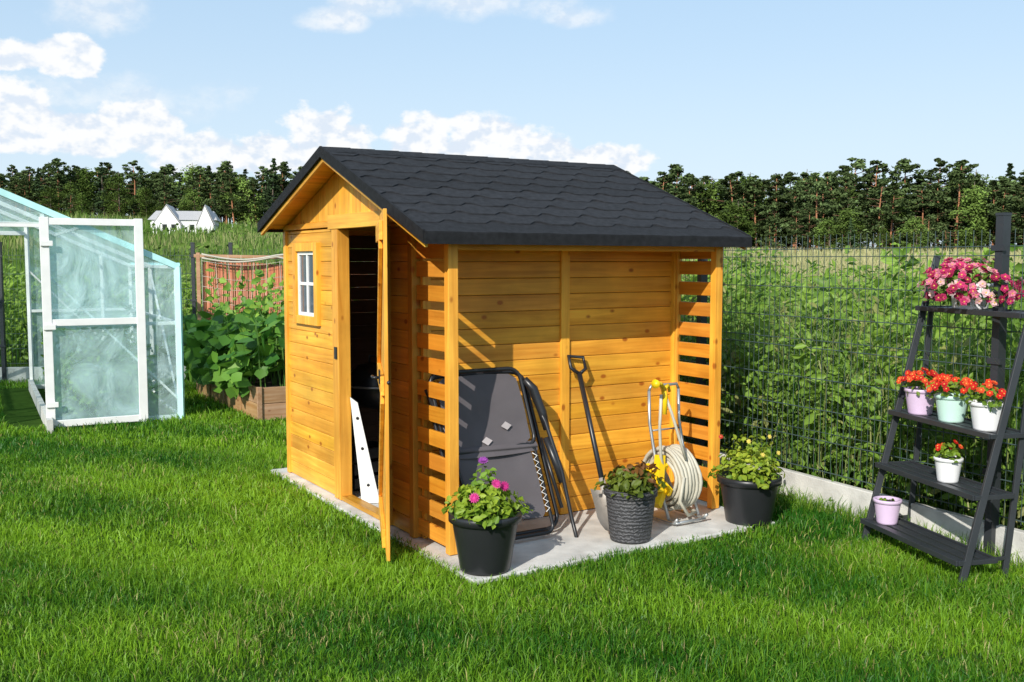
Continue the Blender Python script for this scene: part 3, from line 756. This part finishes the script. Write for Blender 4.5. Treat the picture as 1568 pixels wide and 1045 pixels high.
def spot(z, t, mat, r, h, fl, leafc=((.07, .15, .01), (.24, .36, .03)), nl=90, spread=.09, ph=.10, fcols=None):
    q = onshelf(z, t); g = group('small_flower_pot', (q.x, q.y, z + .007)); pot(g, r, h, mat, .004, .74)
    plant('foliage', 0, 0, h * .85, spread, ph, nl, .035, leafc[0], leafc[1], g)
    if fl:
        pts = []
        for i in range(fl):
            a_ = random.uniform(0, 6.28); rr_ = spread * math.sqrt(random.random()) * 1.05
            pts.append(((rr_ * math.cos(a_), rr_ * math.sin(a_), h + ph * (1.05 - .6 * (rr_ / spread) ** 2) * random.uniform(.7, 1.05)), (math.cos(a_) * .6 - .3, math.sin(a_) * .5 - .7, .7), i))
        flowers('blooms', pts, .019 if fl > 8 else .017, fcols or [(.68, .045, .015), (.60, .025, .015), (.74, .10, .03), (.52, .02, .02)], g, 6, 2)
spot(.76, .17, m_lil, .085, .145, 56, spread=.12); spot(.76, .49, m_mint, .085, .145, 66, spread=.13); spot(.76, .82, m_wc, .085, .145, 20, spread=.11)
spot(.455, .60, m_wc, .07, .13, 7, nl=60, spread=.07, ph=.09); spot(.13, .12, m_lil, .075, .14, 0, nl=14, spread=.05, ph=.02)
q = onshelf(1.36, .40); g = group('petunia_planter', (q.x, q.y, 1.37)); pot(g, .11, .14, m_wc, .004, .8)
plant('foliage', 0, 0, .04, .25, .22, 520, .032, (.05, .12, .01), (.20, .32, .04), g)
pts = []
for i in range(230):
    a_ = random.uniform(0, 6.28); e_ = random.uniform(-.45, 1.35); rr_ = random.uniform(.75, 1.1)
    pts.append(((.26 * rr_ * math.cos(a_) * math.cos(e_), .26 * rr_ * math.sin(a_) * math.cos(e_), .11 + .16 * rr_ * math.sin(e_)), (math.cos(a_) * math.cos(e_) + random.uniform(-.5, .5), math.sin(a_) * math.cos(e_) - .3, math.sin(e_) + random.uniform(-.2, .5)), i))
flowers('petunias', pts, .024, [(.58, .05, .17), (.70, .22, .32), (.36, .02, .08), (.78, .50, .50), (.50, .03, .13)], g, 5, 2)

# ------------------------------------------------------------------ fences
def fence(name, A, D, L, posts, board=True):
    g = group(name); mb = MB(); A = np.array(A, float); D = np.array(D, float); nr = np.array([D[1], -D[0]])
    def pt(t, z, o=0): q = A + D * t + nr * o; return (q[0], q[1], z)
    r = .0022; t = 0
    while t < L:
        mb.tube([pt(t, .24), pt(t, 1.80)], r, 4, cap=False); t += .05
    for z in np.arange(.26, 1.8, .2):
        for o in (-.004, .004): mb.tube([pt(0, z, o), pt(L, z, o)], r * 1.15, 4, cap=False)
    for z in (.46, 1.06, 1.66):
        mb.tube([pt(0, z + .05, .02), pt(L, z + .05, .02)], r * 1.2, 4, cap=False)
    mb.obj('wire_mesh', m_wire, g)
    mb = MB()
    for t in posts: mb.beam(pt(t, 0, -.03), pt(t, 1.87, -.03), .06, .045, up=(D[0], D[1], 0)); mb.beam(pt(t, 1.87, -.03), pt(t, 1.885, -.03), .066, .05, up=(D[0], D[1], 0))
    for t in posts:
        for z in (.5, 1.1, 1.7): mb.beam(pt(t - .04, z, -.06), pt(t + .04, z, -.06), .02, .03)
    mb.obj('fence_posts', m_matte, g)
    if board:
        mb = MB(); t = posts[0]
        while t < L - .1:
            e = min(t + 2.5, L); mb.hexa([pt(t + .01, -.05, -.025), pt(e - .01, -.05, -.025), pt(e - .01, -.05, .025), pt(t + .01, -.05, .025), pt(t + .01, .21, -.025), pt(e - .01, .21, -.025), pt(e - .01, .21, .025), pt(t + .01, .21, .025)]); t = e
        mb.obj('concrete_base_board', m_conc, g, .005)
st = F0 - FD * 5
fence('wire_mesh_fence', st, FD, 5 + FLEN, [0, 2.5, 5, 7.5, 10, 12.5, 14.55])
cr_ = F0 + FD * FLEN
fence('wire_mesh_fence', cr_, (-.995, -.0998), 15, [2.0, 2.5, 5, 7.5, 10, 12.5])

# ------------------------------------------------------------------ weeds behind the fence
parts = []
def stalks(bx, by, H, nl, lsz, c0, c1):
    n = len(bx); z0 = terr(bx, by); la = R.uniform(0, 6.28, n); ln = R.uniform(.02, .25, n) * H
    k = nl; tt = R.uniform(.08, 1.02, (n, k)) ** .75
    rad = (.12 * (1.15 - tt)) + .02; aa = R.uniform(0, 6.28, (n, k))
    cx = bx[:, None] + (np.cos(la) * ln)[:, None] * tt ** 2 + rad * np.cos(aa); cy = by[:, None] + (np.sin(la) * ln)[:, None] * tt ** 2 + rad * np.sin(aa)
    cz = z0[:, None] + H[:, None] * tt
    ctr = np.stack([cx, cy, cz], -1).reshape(-1, 3); m_ = len(ctr)
    ton = np.clip(.5 + .5 * fn(bx, by, 2.5, 9) + R.normal(0, .3, n), 0, 1); ton = np.repeat(ton, k)[:, None] * .6 + .4 * tt.reshape(-1, 1)
    col = np.array(c0) * (1 - ton) + np.array(c1) * ton
    pale = np.repeat(R.random(n) < .08, k); col[pale] = np.array([.30, .32, .10]) * R.uniform(.7, 1.2, (pale.sum(), 1))
    sz = np.broadcast_to(lsz, (n,)) * R.choice([.7, 1.0, 1.6], n); parts.append(leaves(ctr, np.repeat(sz, k) * R.uniform(.6, 1.3, m_), col, .45, np.tile([-.2, -.4, .6], (m_, 1))))
    parts.append(blades(np.stack([bx, by, z0], 1), H, np.full(n, .008), ln / H, np.tile(np.array(c0) * 1.3, (n, 1))))
W0 = (.045, .125, .015); W1 = (.27, .43, .055)
n = 5600; t = R.uniform(-3.5, 10, n); d = .12 + 4.4 * R.uniform(0, 1, n) ** 1.4
bx = F0[0] + FD[0] * t + FN[0] * d; by = F0[1] + FD[1] * t + FN[1] * d
H = (1.28 + .32 * fn(bx, by, 1.8, 4)) * R.uniform(.62, 1.2, n); H *= np.clip(.78 + d * .35, .78, 1.08); H = np.clip(H, .3, 1.75)
stalks(bx, by, H, 18, .07, W0, W1)
n = 2600; bx = R.uniform(-16, -1, n); by = 14.3 + R.uniform(0, 5, n); H = (1.25 + .3 * fn(bx, by, 1.0, 5)) * R.uniform(.7, 1.15, n)
stalks(bx, by, H, 14, .09, W0, W1)
n = 3000; bx = R.uniform(0, 26, n); by = 9.5 + R.uniform(0, 12, n); ok = ((np.stack([bx, by], 1) - F0) @ FN) > 4; bx = bx[ok]; by = by[ok]
H = (1.3 + .3 * fn(bx, by, .8, 6)) * R.uniform(.7, 1.15, len(bx)); stalks(bx, by, H, 14, .10, W0, W1)
n = 16000; t = R.uniform(-3.5, 12, n); d = .1 + 6 * R.uniform(0, 1, n)
bx = F0[0] + FD[0] * t + FN[0] * d; by = F0[1] + FD[1] * t + FN[1] * d; H = R.uniform(.5, 1.65, n)
tn = R.uniform(0, 1, (n, 1)); parts.append(blades(np.stack([bx, by, 0 * bx], 1), H, R.uniform(.006, .011, n), R.uniform(.05, .5, n), np.array([.10, .20, .03]) * (1 - tn) + np.array([.40, .40, .16]) * tn))
n = 3600; t = R.uniform(-3.5, 3.5, n); d = R.uniform(-.12, -.03, n)
bx = F0[0] + FD[0] * t + FN[0] * d; by = F0[1] + FD[1] * t + FN[1] * d; tn = R.uniform(0, 1, (n, 1))
parts.append(blades(np.stack([bx, by, 0 * bx], 1), R.uniform(.06, .17, n), R.uniform(.004, .007, n), R.uniform(.1, .8, n), np.array([.05, .17, .015]) * (1 - tn) + np.array([.28, .42, .05]) * tn))
v, f, t, c = combine(parts); np_mesh('tall_weeds', v, f, t, c, m_leaf)

# meadow beyond
parts = []
for y0, y1, n, wd, hh in ((14, 32, 42000, .016, 1.15), (32, 62, 38000, .035, 1.15), (62, 135, 38000, .09, 1.2)):
    y = np.sqrt(R.uniform(y0 ** 2, y1 ** 2, n)); x = R.uniform(-.72, .72, n) * y
    ok = ((np.stack([x, y], 1) - F0) @ FN > 5) | (y > 18.5); x = x[ok]; y = y[ok]; n = len(x)
    ton = np.clip(.42 + .4 * fn(x, y, .18, 8) + .42 * np.clip(x / (y * .4), -1, 1) + R.normal(0, .2, n), 0, 1)[:, None]
    col = np.array([.09, .17, .03]) * (1 - ton) + np.array([.44, .40, .21]) * ton
    parts.append(blades(np.stack([x, y, terr(x, y)], 1), hh * R.uniform(.6, 1.25, n), wd * R.uniform(.6, 1.4, n), R.uniform(.05, .45, n), col))
n = 12000; y = R.uniform(36, 112, n); x = R.uniform(-.7, .15, n) * y; k_ = fn(x, y, .16, 31) > .25; x = x[k_]; y = y[k_]; n = len(x)
hb = np.clip(.9 + 1.1 * fn(x, y, .5, 33), .3, 2.2)
tn = R.uniform(0, 1, (n, 1)); parts.append(leaves(np.stack([x, y, terr(x, y) + R.uniform(.1, 1, n) * hb], 1), R.uniform(.2, .45, n), np.array([.045, .09, .02]) * (1 - tn) + np.array([.14, .22, .045]) * tn, .7, np.tile([-.3, -.7, .6], (n, 1))))
v, f, t, c = combine(parts); np_mesh('meadow_grass', v, f, t, c, m_mead)

# ------------------------------------------------------------------ forest
forest = group('pine_forest')
def tree_mesh(kind, seed):
    r = random.Random(seed); rg_ = np.random.default_rng(seed); Ht = 10.0; mb = MB()
    lean = (r.uniform(-.5, .5), r.uniform(-.3, .3)); path = []; rad = []
    for i in range(7):
        q = i / 6; path.append((lean[0] * q * q + r.uniform(-.06, .06), lean[1] * q * q, Ht * q * .95)); rad.append(.14 * (1 - .85 * q))
    mb.tube(path, rad, 6, col=(.42, .18, .09) if kind == 'pine' else (.15, .12, .09))
    ctr = []; cols = []; nrm = []
    n_cl = {'pine': 46, 'spruce': 46, 'leafy': 54}[kind]
    zl = r.uniform(.16, .42); wide = r.uniform(.9, 1.35); side = r.uniform(0, 6.28)
    for k in range(n_cl):
        q = (k + r.random()) / n_cl
        if kind == 'pine': z = Ht * (zl + (.99 - zl) * q); R0 = 1.75 * wide * math.sin(math.pi * min(1, .25 + .72 * q)) ** .9 * r.uniform(.15, 1.15) + .05; fl = .55; cr_ = .72 - .42 * q
        elif kind == 'spruce': z = Ht * (.06 + .94 * q); R0 = 1.6 * (1 - q) * r.uniform(.5, 1.1); fl = .5; cr_ = .7 * (1 - q) + .12
        else: z = Ht * (.10 + .76 * q); R0 = 2.2 * wide * math.sin(math.pi * min(1, .15 + .8 * q)) * r.uniform(.3, 1.05); fl = .8; cr_ = .85
        a_ = r.uniform(0, 6.28); R0 *= 1 + .3 * math.cos(a_ - side); c = np.array([R0 * math.cos(a_) + lean[0] * q * q, R0 * math.sin(a_) + lean[1] * q * q, z])
        if R0 > .3 and k % 2: mb.tube([(lean[0] * q * q * .8, lean[1] * q * q * .8, z - .35), tuple(c)], [.05, .02], 4, col=(.22, .12, .07))
        m_ = 54; d = rg_.normal(size=(m_, 3)); d /= np.linalg.norm(d, axis=1, keepdims=True); rr_ = rg_.uniform(.2, 1.15, (m_, 1)) * cr_ * r.uniform(.75, 1.3)
        P_ = c + d * rr_ * np.array([1, 1, fl]); ctr.append(P_); nrm.append(d * .6 + np.array([-.2, -.4, .5]))
        base = {'pine': (.075, .108, .040), 'spruce': (.052, .085, .036), 'leafy': (.105, .160, .036)}[kind]
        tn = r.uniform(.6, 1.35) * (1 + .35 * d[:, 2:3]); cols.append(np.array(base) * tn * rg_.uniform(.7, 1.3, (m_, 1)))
    ctr = np.concatenate(ctr); cols = np.concatenate(cols); nrm = np.concatenate(nrm)
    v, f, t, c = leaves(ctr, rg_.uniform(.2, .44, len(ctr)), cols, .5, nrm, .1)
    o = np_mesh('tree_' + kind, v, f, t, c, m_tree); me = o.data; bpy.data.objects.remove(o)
    o2 = mb.obj('trunk_' + kind, m_bark); me2 = o2.data; bpy.data.objects.remove(o2)
    return me, me2
kinds = [tree_mesh('pine', s_) for s_ in (1, 2, 3, 4, 5, 11, 12)] + [tree_mesh('spruce', s_) for s_ in (6, 7)] + [tree_mesh('leafy', s_) for s_ in (8, 9, 10)]
NK = len(kinds); wts = [4] * 7 + [2.4] * 2 + [1.8] * 3
rt = random.Random(3)
for rowi in range(7):
    xx = -135
    while xx < 112:
        yy = 126 - .24 * xx + rowi * 3.6 + rt.uniform(-2.5, 2.5); k = rt.choices(range(NK), wts)[0]
        hv = 1 + .07 * math.sin(xx * .21 + rowi) + .05 * math.sin(xx * .57 + 2)
        sc_ = rt.uniform(.80, 1.08) * (.99 + .0026 * min(xx, 40)) * (1.03 if rowi > 3 else .95) * hv
        if rowi <= 1 and rt.random() < .7: k = rt.choices(range(NK), [2] * 7 + [4] * 2 + [6] * 3)[0]; sc_ *= rt.uniform(.35, .9)
        if rt.random() < .05: sc_ *= 1.14
        zb = float(terr(np.array(xx), np.array(yy))); rz = rt.uniform(0, 6.28); wdt = rt.uniform(1.05, 1.5)
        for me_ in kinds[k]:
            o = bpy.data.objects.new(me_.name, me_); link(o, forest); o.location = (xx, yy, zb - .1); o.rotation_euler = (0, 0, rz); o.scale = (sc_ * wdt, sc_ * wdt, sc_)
        xx += rt.uniform(1.5, 4.0)

# ------------------------------------------------------------------ distant white house
hs = group('white_house', (-35.5, 108, 4.3), .2); hs.scale = (.92, .92, .98); mb = MB()
mb.box(-3.6, 3.6, 0, 6, 0, 1.8)
for cx in (-1.7, 2.6):
    wd = 1.5 if cx < 0 else .9; mb.add([(cx - wd, -.6, 0), (cx + wd, -.6, 0), (cx + wd, -.6, 1.3), (cx, -.6, 3.3), (cx - wd, -.6, 1.3), (cx - wd, 5, 0), (cx + wd, 5, 0), (cx + wd, 5, 1.3), (cx, 5, 3.3), (cx - wd, 5, 1.3)],
        [(0, 1, 2, 3, 4), (9, 8, 7, 6, 5), (0, 4, 9, 5), (1, 6, 7, 2)])
mb.obj('walls', m_white, hs)
mb = MB()
for cx in (-1.7, 2.6):
    wd = 1.5 if cx < 0 else .9
    for s_ in (-1, 1): mb.hexa([(cx, -.45, 3.38), (cx, 5.2, 3.38), (cx + s_ * (wd + .15), 5.2, 1.2), (cx + s_ * (wd + .15), -.45, 1.2), (cx, -.45, 3.5), (cx, 5.2, 3.5), (cx + s_ * (wd + .15), 5.2, 1.32), (cx + s_ * (wd + .15), -.45, 1.32)])
mb.hexa([(-3.9, -.2, 1.8), (3.9, -.2, 1.8), (3.9, 6.2, 1.8), (-3.9, 6.2, 1.8), (-3.3, 2.6, 2.9), (3.3, 2.6, 2.9), (3.3, 3.4, 2.9), (-3.3, 3.4, 2.9)])
mb.obj('roof', simple('grey_roof', (.42, .41, .41), .7), hs)
mb = MB()
for cx in (-2.2, -1.2, .8): mb.box(cx, cx + .5, -.63 if cx < 0 else -.03, -.6 if cx < 0 else -.001, .7, 1.3)
mb.obj('windows', m_black, hs)

# ------------------------------------------------------------------ raised bed, squash, trellis
bd = group('raised_garden_bed', (BED[0], BED[1], 0), SROT); mb = MB()
for i in range(2):
    z = .0 + i * .17
    mb.box(0, 1.25, -.0, .03, z + .002, z + .167, bv(.85, 1.1)); mb.box(0, 1.25, 2.42, 2.45, z + .002, z + .167, bv())
mb.obj('bed_ends', w_bed, bd, .004); mb = MB()
for i in range(2):
    z = .0 + i * .17; mb.box(0, .03, .031, 2.419, z + .002, z + .167, bv(.85, 1.1)); mb.box(1.22, 1.25, .031, 2.419, z + .002, z + .167, bv())
for s_ in (0.6, 1.2, 1.8): mb.box(-.012, -.001, s_, s_ + .06, .0, .34, bv())
mb.box(-.02, .03, -.022, -.002, 0, .35, bv(.9, 1)); mb.box(1.2, 1.25, -.022, -.002, 0, .35, bv(.9, 1))
mb.obj('bed_sides', wood('raw_pine_y', (.50, .31, .17), 1), bd, .004)
mb = MB(); mb.box(.03, 1.22, .03, 2.42, .1, .30); mb.obj('bed_soil', m_soil, bd)
sq = group('squash_plant'); parts = []
n = 900; p_ = R.uniform(-.26, 1.35, n); s_ = R.uniform(.0, 2.6, n); zt = .52 + .50 * np.clip(1 - ((p_ - .45) / .9) ** 2, 0, 1) + .14 * fn(p_, s_, 5, 3); zz = zt * R.uniform(.5, 1.08, n)
w2 = BED[None] + p_[:, None] * U + s_[:, None] * Vv
tn = R.uniform(0, 1, (n, 1)); parts.append(leaves(np.stack([w2[:, 0], w2[:, 1], zz], 1), R.uniform(.12, .22, n), np.array([.04, .15, .018]) * (1 - tn) + np.array([.16, .34, .04]) * tn, 1.0, np.tile([-.25, -.5, .9], (n, 1)), .08))
n = 1300; p_ = R.uniform(.1, 1.5, n); s_ = R.uniform(.4, 2.4, n); w2 = BED[None] + p_[:, None] * U + s_[:, None] * Vv; zz = .5 + R.uniform(0, 1.05, n) * (.65 + .35 * np.sin(p_ * 9 + s_ * 3))
tn = R.uniform(0, 1, (n, 1)); parts.append(leaves(np.stack([w2[:, 0], w2[:, 1], zz], 1), R.uniform(.06, .12, n), np.array([.09, .22, .025]) * (1 - tn) + np.array([.30, .48, .06]) * tn, .7, np.tile([-.2, -.5, .5], (n, 1)), .1))
n = 160; p_ = R.uniform(-.1, 1.2, n); s_ = R.uniform(0, 2.3, n); w2 = BED[None] + p_[:, None] * U + s_[:, None] * Vv
parts.append(blades(np.stack([w2[:, 0], w2[:, 1], np.full(n, .28)], 1), R.uniform(.3, 1.1, n), np.full(n, .016), R.uniform(.1, .5, n), np.tile([.12, .24, .05], (n, 1))))
n = 110; p_ = R.uniform(-.22, .05, n); s_ = R.uniform(.3, 2.2, n); w2 = BED[None] + p_[:, None] * U + s_[:, None] * Vv; tn = R.uniform(0, 1, (n, 1))
parts.append(leaves(np.stack([w2[:, 0], w2[:, 1], R.uniform(.25, .5, n)], 1), R.uniform(.12, .2, n), np.array([.05, .16, .018]) * (1 - tn) + np.array([.20, .38, .05]) * tn, 1.0, np.tile([-.4, -.6, .6], (n, 1)), .08))
v, f, t, c = combine(parts); np_mesh('squash_leaves', v, f, t, c, m_leaf, sq)

tr = group('reed_mat_trellis', (-3.95, 12.75, 0), .22); mb = MB(); L = 2.1; xx = 0
while xx < L:
    k = random.uniform(.7, 1.2); mb.tube([(xx, 0, .2), (xx + random.uniform(-.01, .01), 0, 1.62 + .1 * math.sin(xx * 5) * .3)], .0125, 5, col=(.46 * k, .17 * k, .09 * k)); xx += .024
mb.obj('reed_mat', m_vc, tr)
mb = MB()
for xx in (-.05, L * .5, L + .05): mb.beam((xx, -.06, 0), (xx, -.06, 1.74), .045, .045, bv())
mb.beam((-.1, -.06, 1.70), (L + .1, -.06, 1.66), .04, .04); mb.obj('trellis_posts', w_bed, tr)
mb = MB()
for xx in np.arange(0, L, .16): mb.tube([(xx, -.12, .4), (xx + .05 * math.sin(xx * 7), -.13, 1.0), (xx, -.12, 1.66 + .05 * math.sin(xx * 4))], .0028, 4)
for zz in np.arange(.5, 1.7, .16): mb.tube([(x_, -.125 - .02 * math.sin(x_ * 5), zz - .06 * abs(math.sin(x_ * 3)) + .02 * math.sin(zz * 20)) for x_ in np.linspace(0, L, 12)], .0028, 4)
for o in (0, .03): mb.tube([(x_, -.13, 1.72 - o - .07 * abs(math.sin(x_ * 3.2 + o * 8))) for x_ in np.linspace(0, L, 24)], .012, 5)
mb.obj('climbing_net', m_net, tr)

# ------------------------------------------------------------------ greenhouse
gh = group('greenhouse')
m_film, nf, out = newmat('greenhouse_film')
tr_ = N(nf, 'BsdfTransparent'); tr_.inputs[0].default_value = (.92, .98, .98, 1); df = N(nf, 'BsdfPrincipled'); df.inputs['Base Color'].default_value = (.70, .92, .94, 1); df.inputs['Roughness'].default_value = .22
tl = N(nf, 'BsdfTranslucent'); tl.inputs[0].default_value = (.7, .9, .9, 1); ma = N(nf, 'MixShader'); ma.inputs[0].default_value = .3; nf.links.new(df.outputs[0], ma.inputs[1]); nf.links.new(tl.outputs[0], ma.inputs[2])
g_ = N(nf, 'NewGeometry'); no = N(nf, 'TexNoise'); no.inputs['Scale'].default_value = 2.2; no.inputs['Detail'].default_value = 6; no.inputs['Distortion'].default_value = 2.0; nf.links.new(g_.outputs['Position'], no.inputs['Vector'])
mr = N(nf, 'MapRange'); mr.inputs['From Min'].default_value = .32; mr.inputs['From Max'].default_value = .68; mr.inputs['To Min'].default_value = .22; mr.inputs['To Max'].default_value = .52; nf.links.new(no.outputs['Fac'], mr.inputs['Value'])
mm = N(nf, 'MixShader'); nf.links.new(mr.outputs[0], mm.inputs[0]); nf.links.new(tr_.outputs[0], mm.inputs[1]); nf.links.new(ma.outputs[0], mm.inputs[2])
bp = N(nf, 'Bump'); bp.inputs['Strength'].default_value = .8; bp.inputs['Distance'].default_value = .06; nf.links.new(no.outputs['Fac'], bp.inputs['Height']); nf.links.new(bp.outputs[0], df.inputs['Normal'])
nf.links.new(mm.outputs[0], out.inputs[0])
m_teal = simple('teal_film_edge', (.50, .84, .84), .4, noise=.1)
def GP(m_, n_, z): q = GR + GU * m_ + GV * n_; return (q[0], q[1], z)
GW = 3.5; EH = 1.57; AH = 2.36; GL = 3.4
def gz(m_): return EH + (AH - EH) * (1 - abs(m_ - GW / 2) / (GW / 2))
mb = MB()
for n_ in (0, GL / 2, GL):
    for m_ in (0, GW): mb.beam(GP(m_, n_, 0), GP(m_, n_, EH), .045, .045)
    mb.beam(GP(0, n_, EH), GP(GW / 2, n_, AH), .04, .045); mb.beam(GP(GW / 2, n_, AH), GP(GW, n_, EH), .04, .045)
for n_ in (0, GL):
    for m_ in (.35, 1.22, 2.25): mb.beam(GP(m_, n_, 0), GP(m_, n_, gz(m_)), .042, .042)
    mb.beam(GP(1.22, n_, 1.98), GP(2.25, n_, 1.98), .035, .05)
    mb.beam(GP(0, n_, .03), GP(1.22, n_, .03), .03, .05); mb.beam(GP(2.25, n_, .03), GP(GW, n_, .03), .03, .05)
    mb.beam(GP(0, n_, 1.0), GP(1.22, n_, 1.0), .03, .035); mb.beam(GP(2.25, n_, 1.0), GP(GW, n_, 1.0), .03, .035); mb.beam(GP(0, n_, .2), GP(1.2, n_, 1.5), .022, .022)
for m_ in (0, GW): mb.beam(GP(m_, 0, EH), GP(m_, GL, EH), .035, .035); mb.beam(GP(m_, 0, .03), GP(m_, GL, .03), .03, .05); mb.beam(GP(m_, 0, 1.), GP(m_, GL, 1.), .03, .03); mb.beam(GP(m_, 0, .1), GP(m_, GL / 2, 1.5), .022, .022)
mb.beam(GP(GW / 2, 0, AH), GP(GW / 2, GL, AH), .035, .035); mb.beam(GP(GW / 4, 0, gz(GW / 4)), GP(GW / 4, GL, gz(GW / 4)), .03, .03)
d0, d1, dn = .37, 1.22, -.10
for a_, b_ in (((d0, .06), (d1, .06)), ((d0, 2.01), (d1, 2.01)), ((d0, 1.04), (d1, 1.04))): mb.beam(GP(a_[0], dn, a_[1]), GP(b_[0], dn, b_[1]), .03, .065)
mb.beam(GP(d0, dn, .02), GP(d0, dn, 2.05), .08, .04, up=(GV[0], GV[1], 0)); mb.beam(GP(d1, dn, .02), GP(d1, dn, 2.05), .08, .04, up=(GV[0], GV[1], 0))
for z in (.25, 1.0, 1.8): mb.beam(GP(d1 + .04, dn - .03, z), GP(d1 - .07, dn - .03, z), .02, .05)
mb.obj('white_frame', m_white, gh, .003)
mb = MB()
def pan(pts): mb.add([GP(*q) for q in pts], [tuple(range(len(pts)))])
for n_ in (-.03, GL + .03):
    pan([(0, n_, .0), (1.22, n_, .0), (1.22, n_, gz(1.22)), (0, n_, EH)]); pan([(2.25, n_, 0), (GW, n_, 0), (GW, n_, EH), (2.25, n_, gz(2.25))]); pan([(1.22, n_, 2.0), (2.25, n_, 2.0), (2.25, n_, gz(2.25)), (GW / 2, n_, AH), (1.22, n_, gz(1.22))])
for m_ in (-.03, GW + .03): pan([(m_, 0, 0), (m_, GL, 0), (m_, GL, EH), (m_, 0, EH)])
pan([(0, -.04, EH + .02), (GW / 2, -.04, AH + .02), (GW / 2, GL + .04, AH + .02), (0, GL + .04, EH + .02)]); pan([(GW, -.04, EH + .02), (GW / 2, -.04, AH + .02), (GW / 2, GL + .04, AH + .02), (GW, GL + .04, EH + .02)])
pan([(d0, dn + .03, .03), (d1, dn + .03, .03), (d1, dn + .03, 2.03), (d0, dn + .03, 2.03)])
mb.obj('film_panels', m_film, gh)
mb = MB(); mb.beam(GP(-.02, -.03, EH + .0), GP(GW / 2, -.03, AH + .0), .03, .06); mb.beam(GP(GW + .02, -.03, EH), GP(GW / 2, -.03, AH), .03, .06); mb.beam(GP(-.01, -.03, 0), GP(-.01, -.03, EH), .05, .05)
mb.beam(GP(-.02, 0, EH + .02), GP(-.02, GL, EH + .02), .03, .05); mb.obj('film_edge_tape', m_teal, gh)
mb = MB(); mb.beam(GP(1.24, -.3, .06), GP(1.24, GL, .06), .05, .14); mb.beam(GP(2.3, -.1, .06), GP(2.3, GL, .06), .05, .14); mb.obj('concrete_edging', m_conc, gh)
tp = group('tomato_plants'); parts = []
n = 2600; m_ = np.where(R.random(n) < .7, R.uniform(.1, 1.1, n), R.uniform(2.5, 3.4, n)); q_ = R.uniform(.25, 3.2, n); w2 = GR[None] + m_[:, None] * GU + q_[:, None] * GV; zz = R.uniform(0.02, 1, n) ** 1.3 * (.75 + .3 * np.sin(q_ * 5)); tn = R.uniform(0, 1, (n, 1))
parts.append(leaves(np.stack([w2[:, 0], w2[:, 1], zz], 1), R.uniform(.06, .13, n), np.array([.06, .15, .02]) * (1 - tn) + np.array([.20, .36, .04]) * tn, .5))
v, f, t, c = combine(parts); np_mesh('tomato_leaves', v, f, t, c, m_leaf, tp)
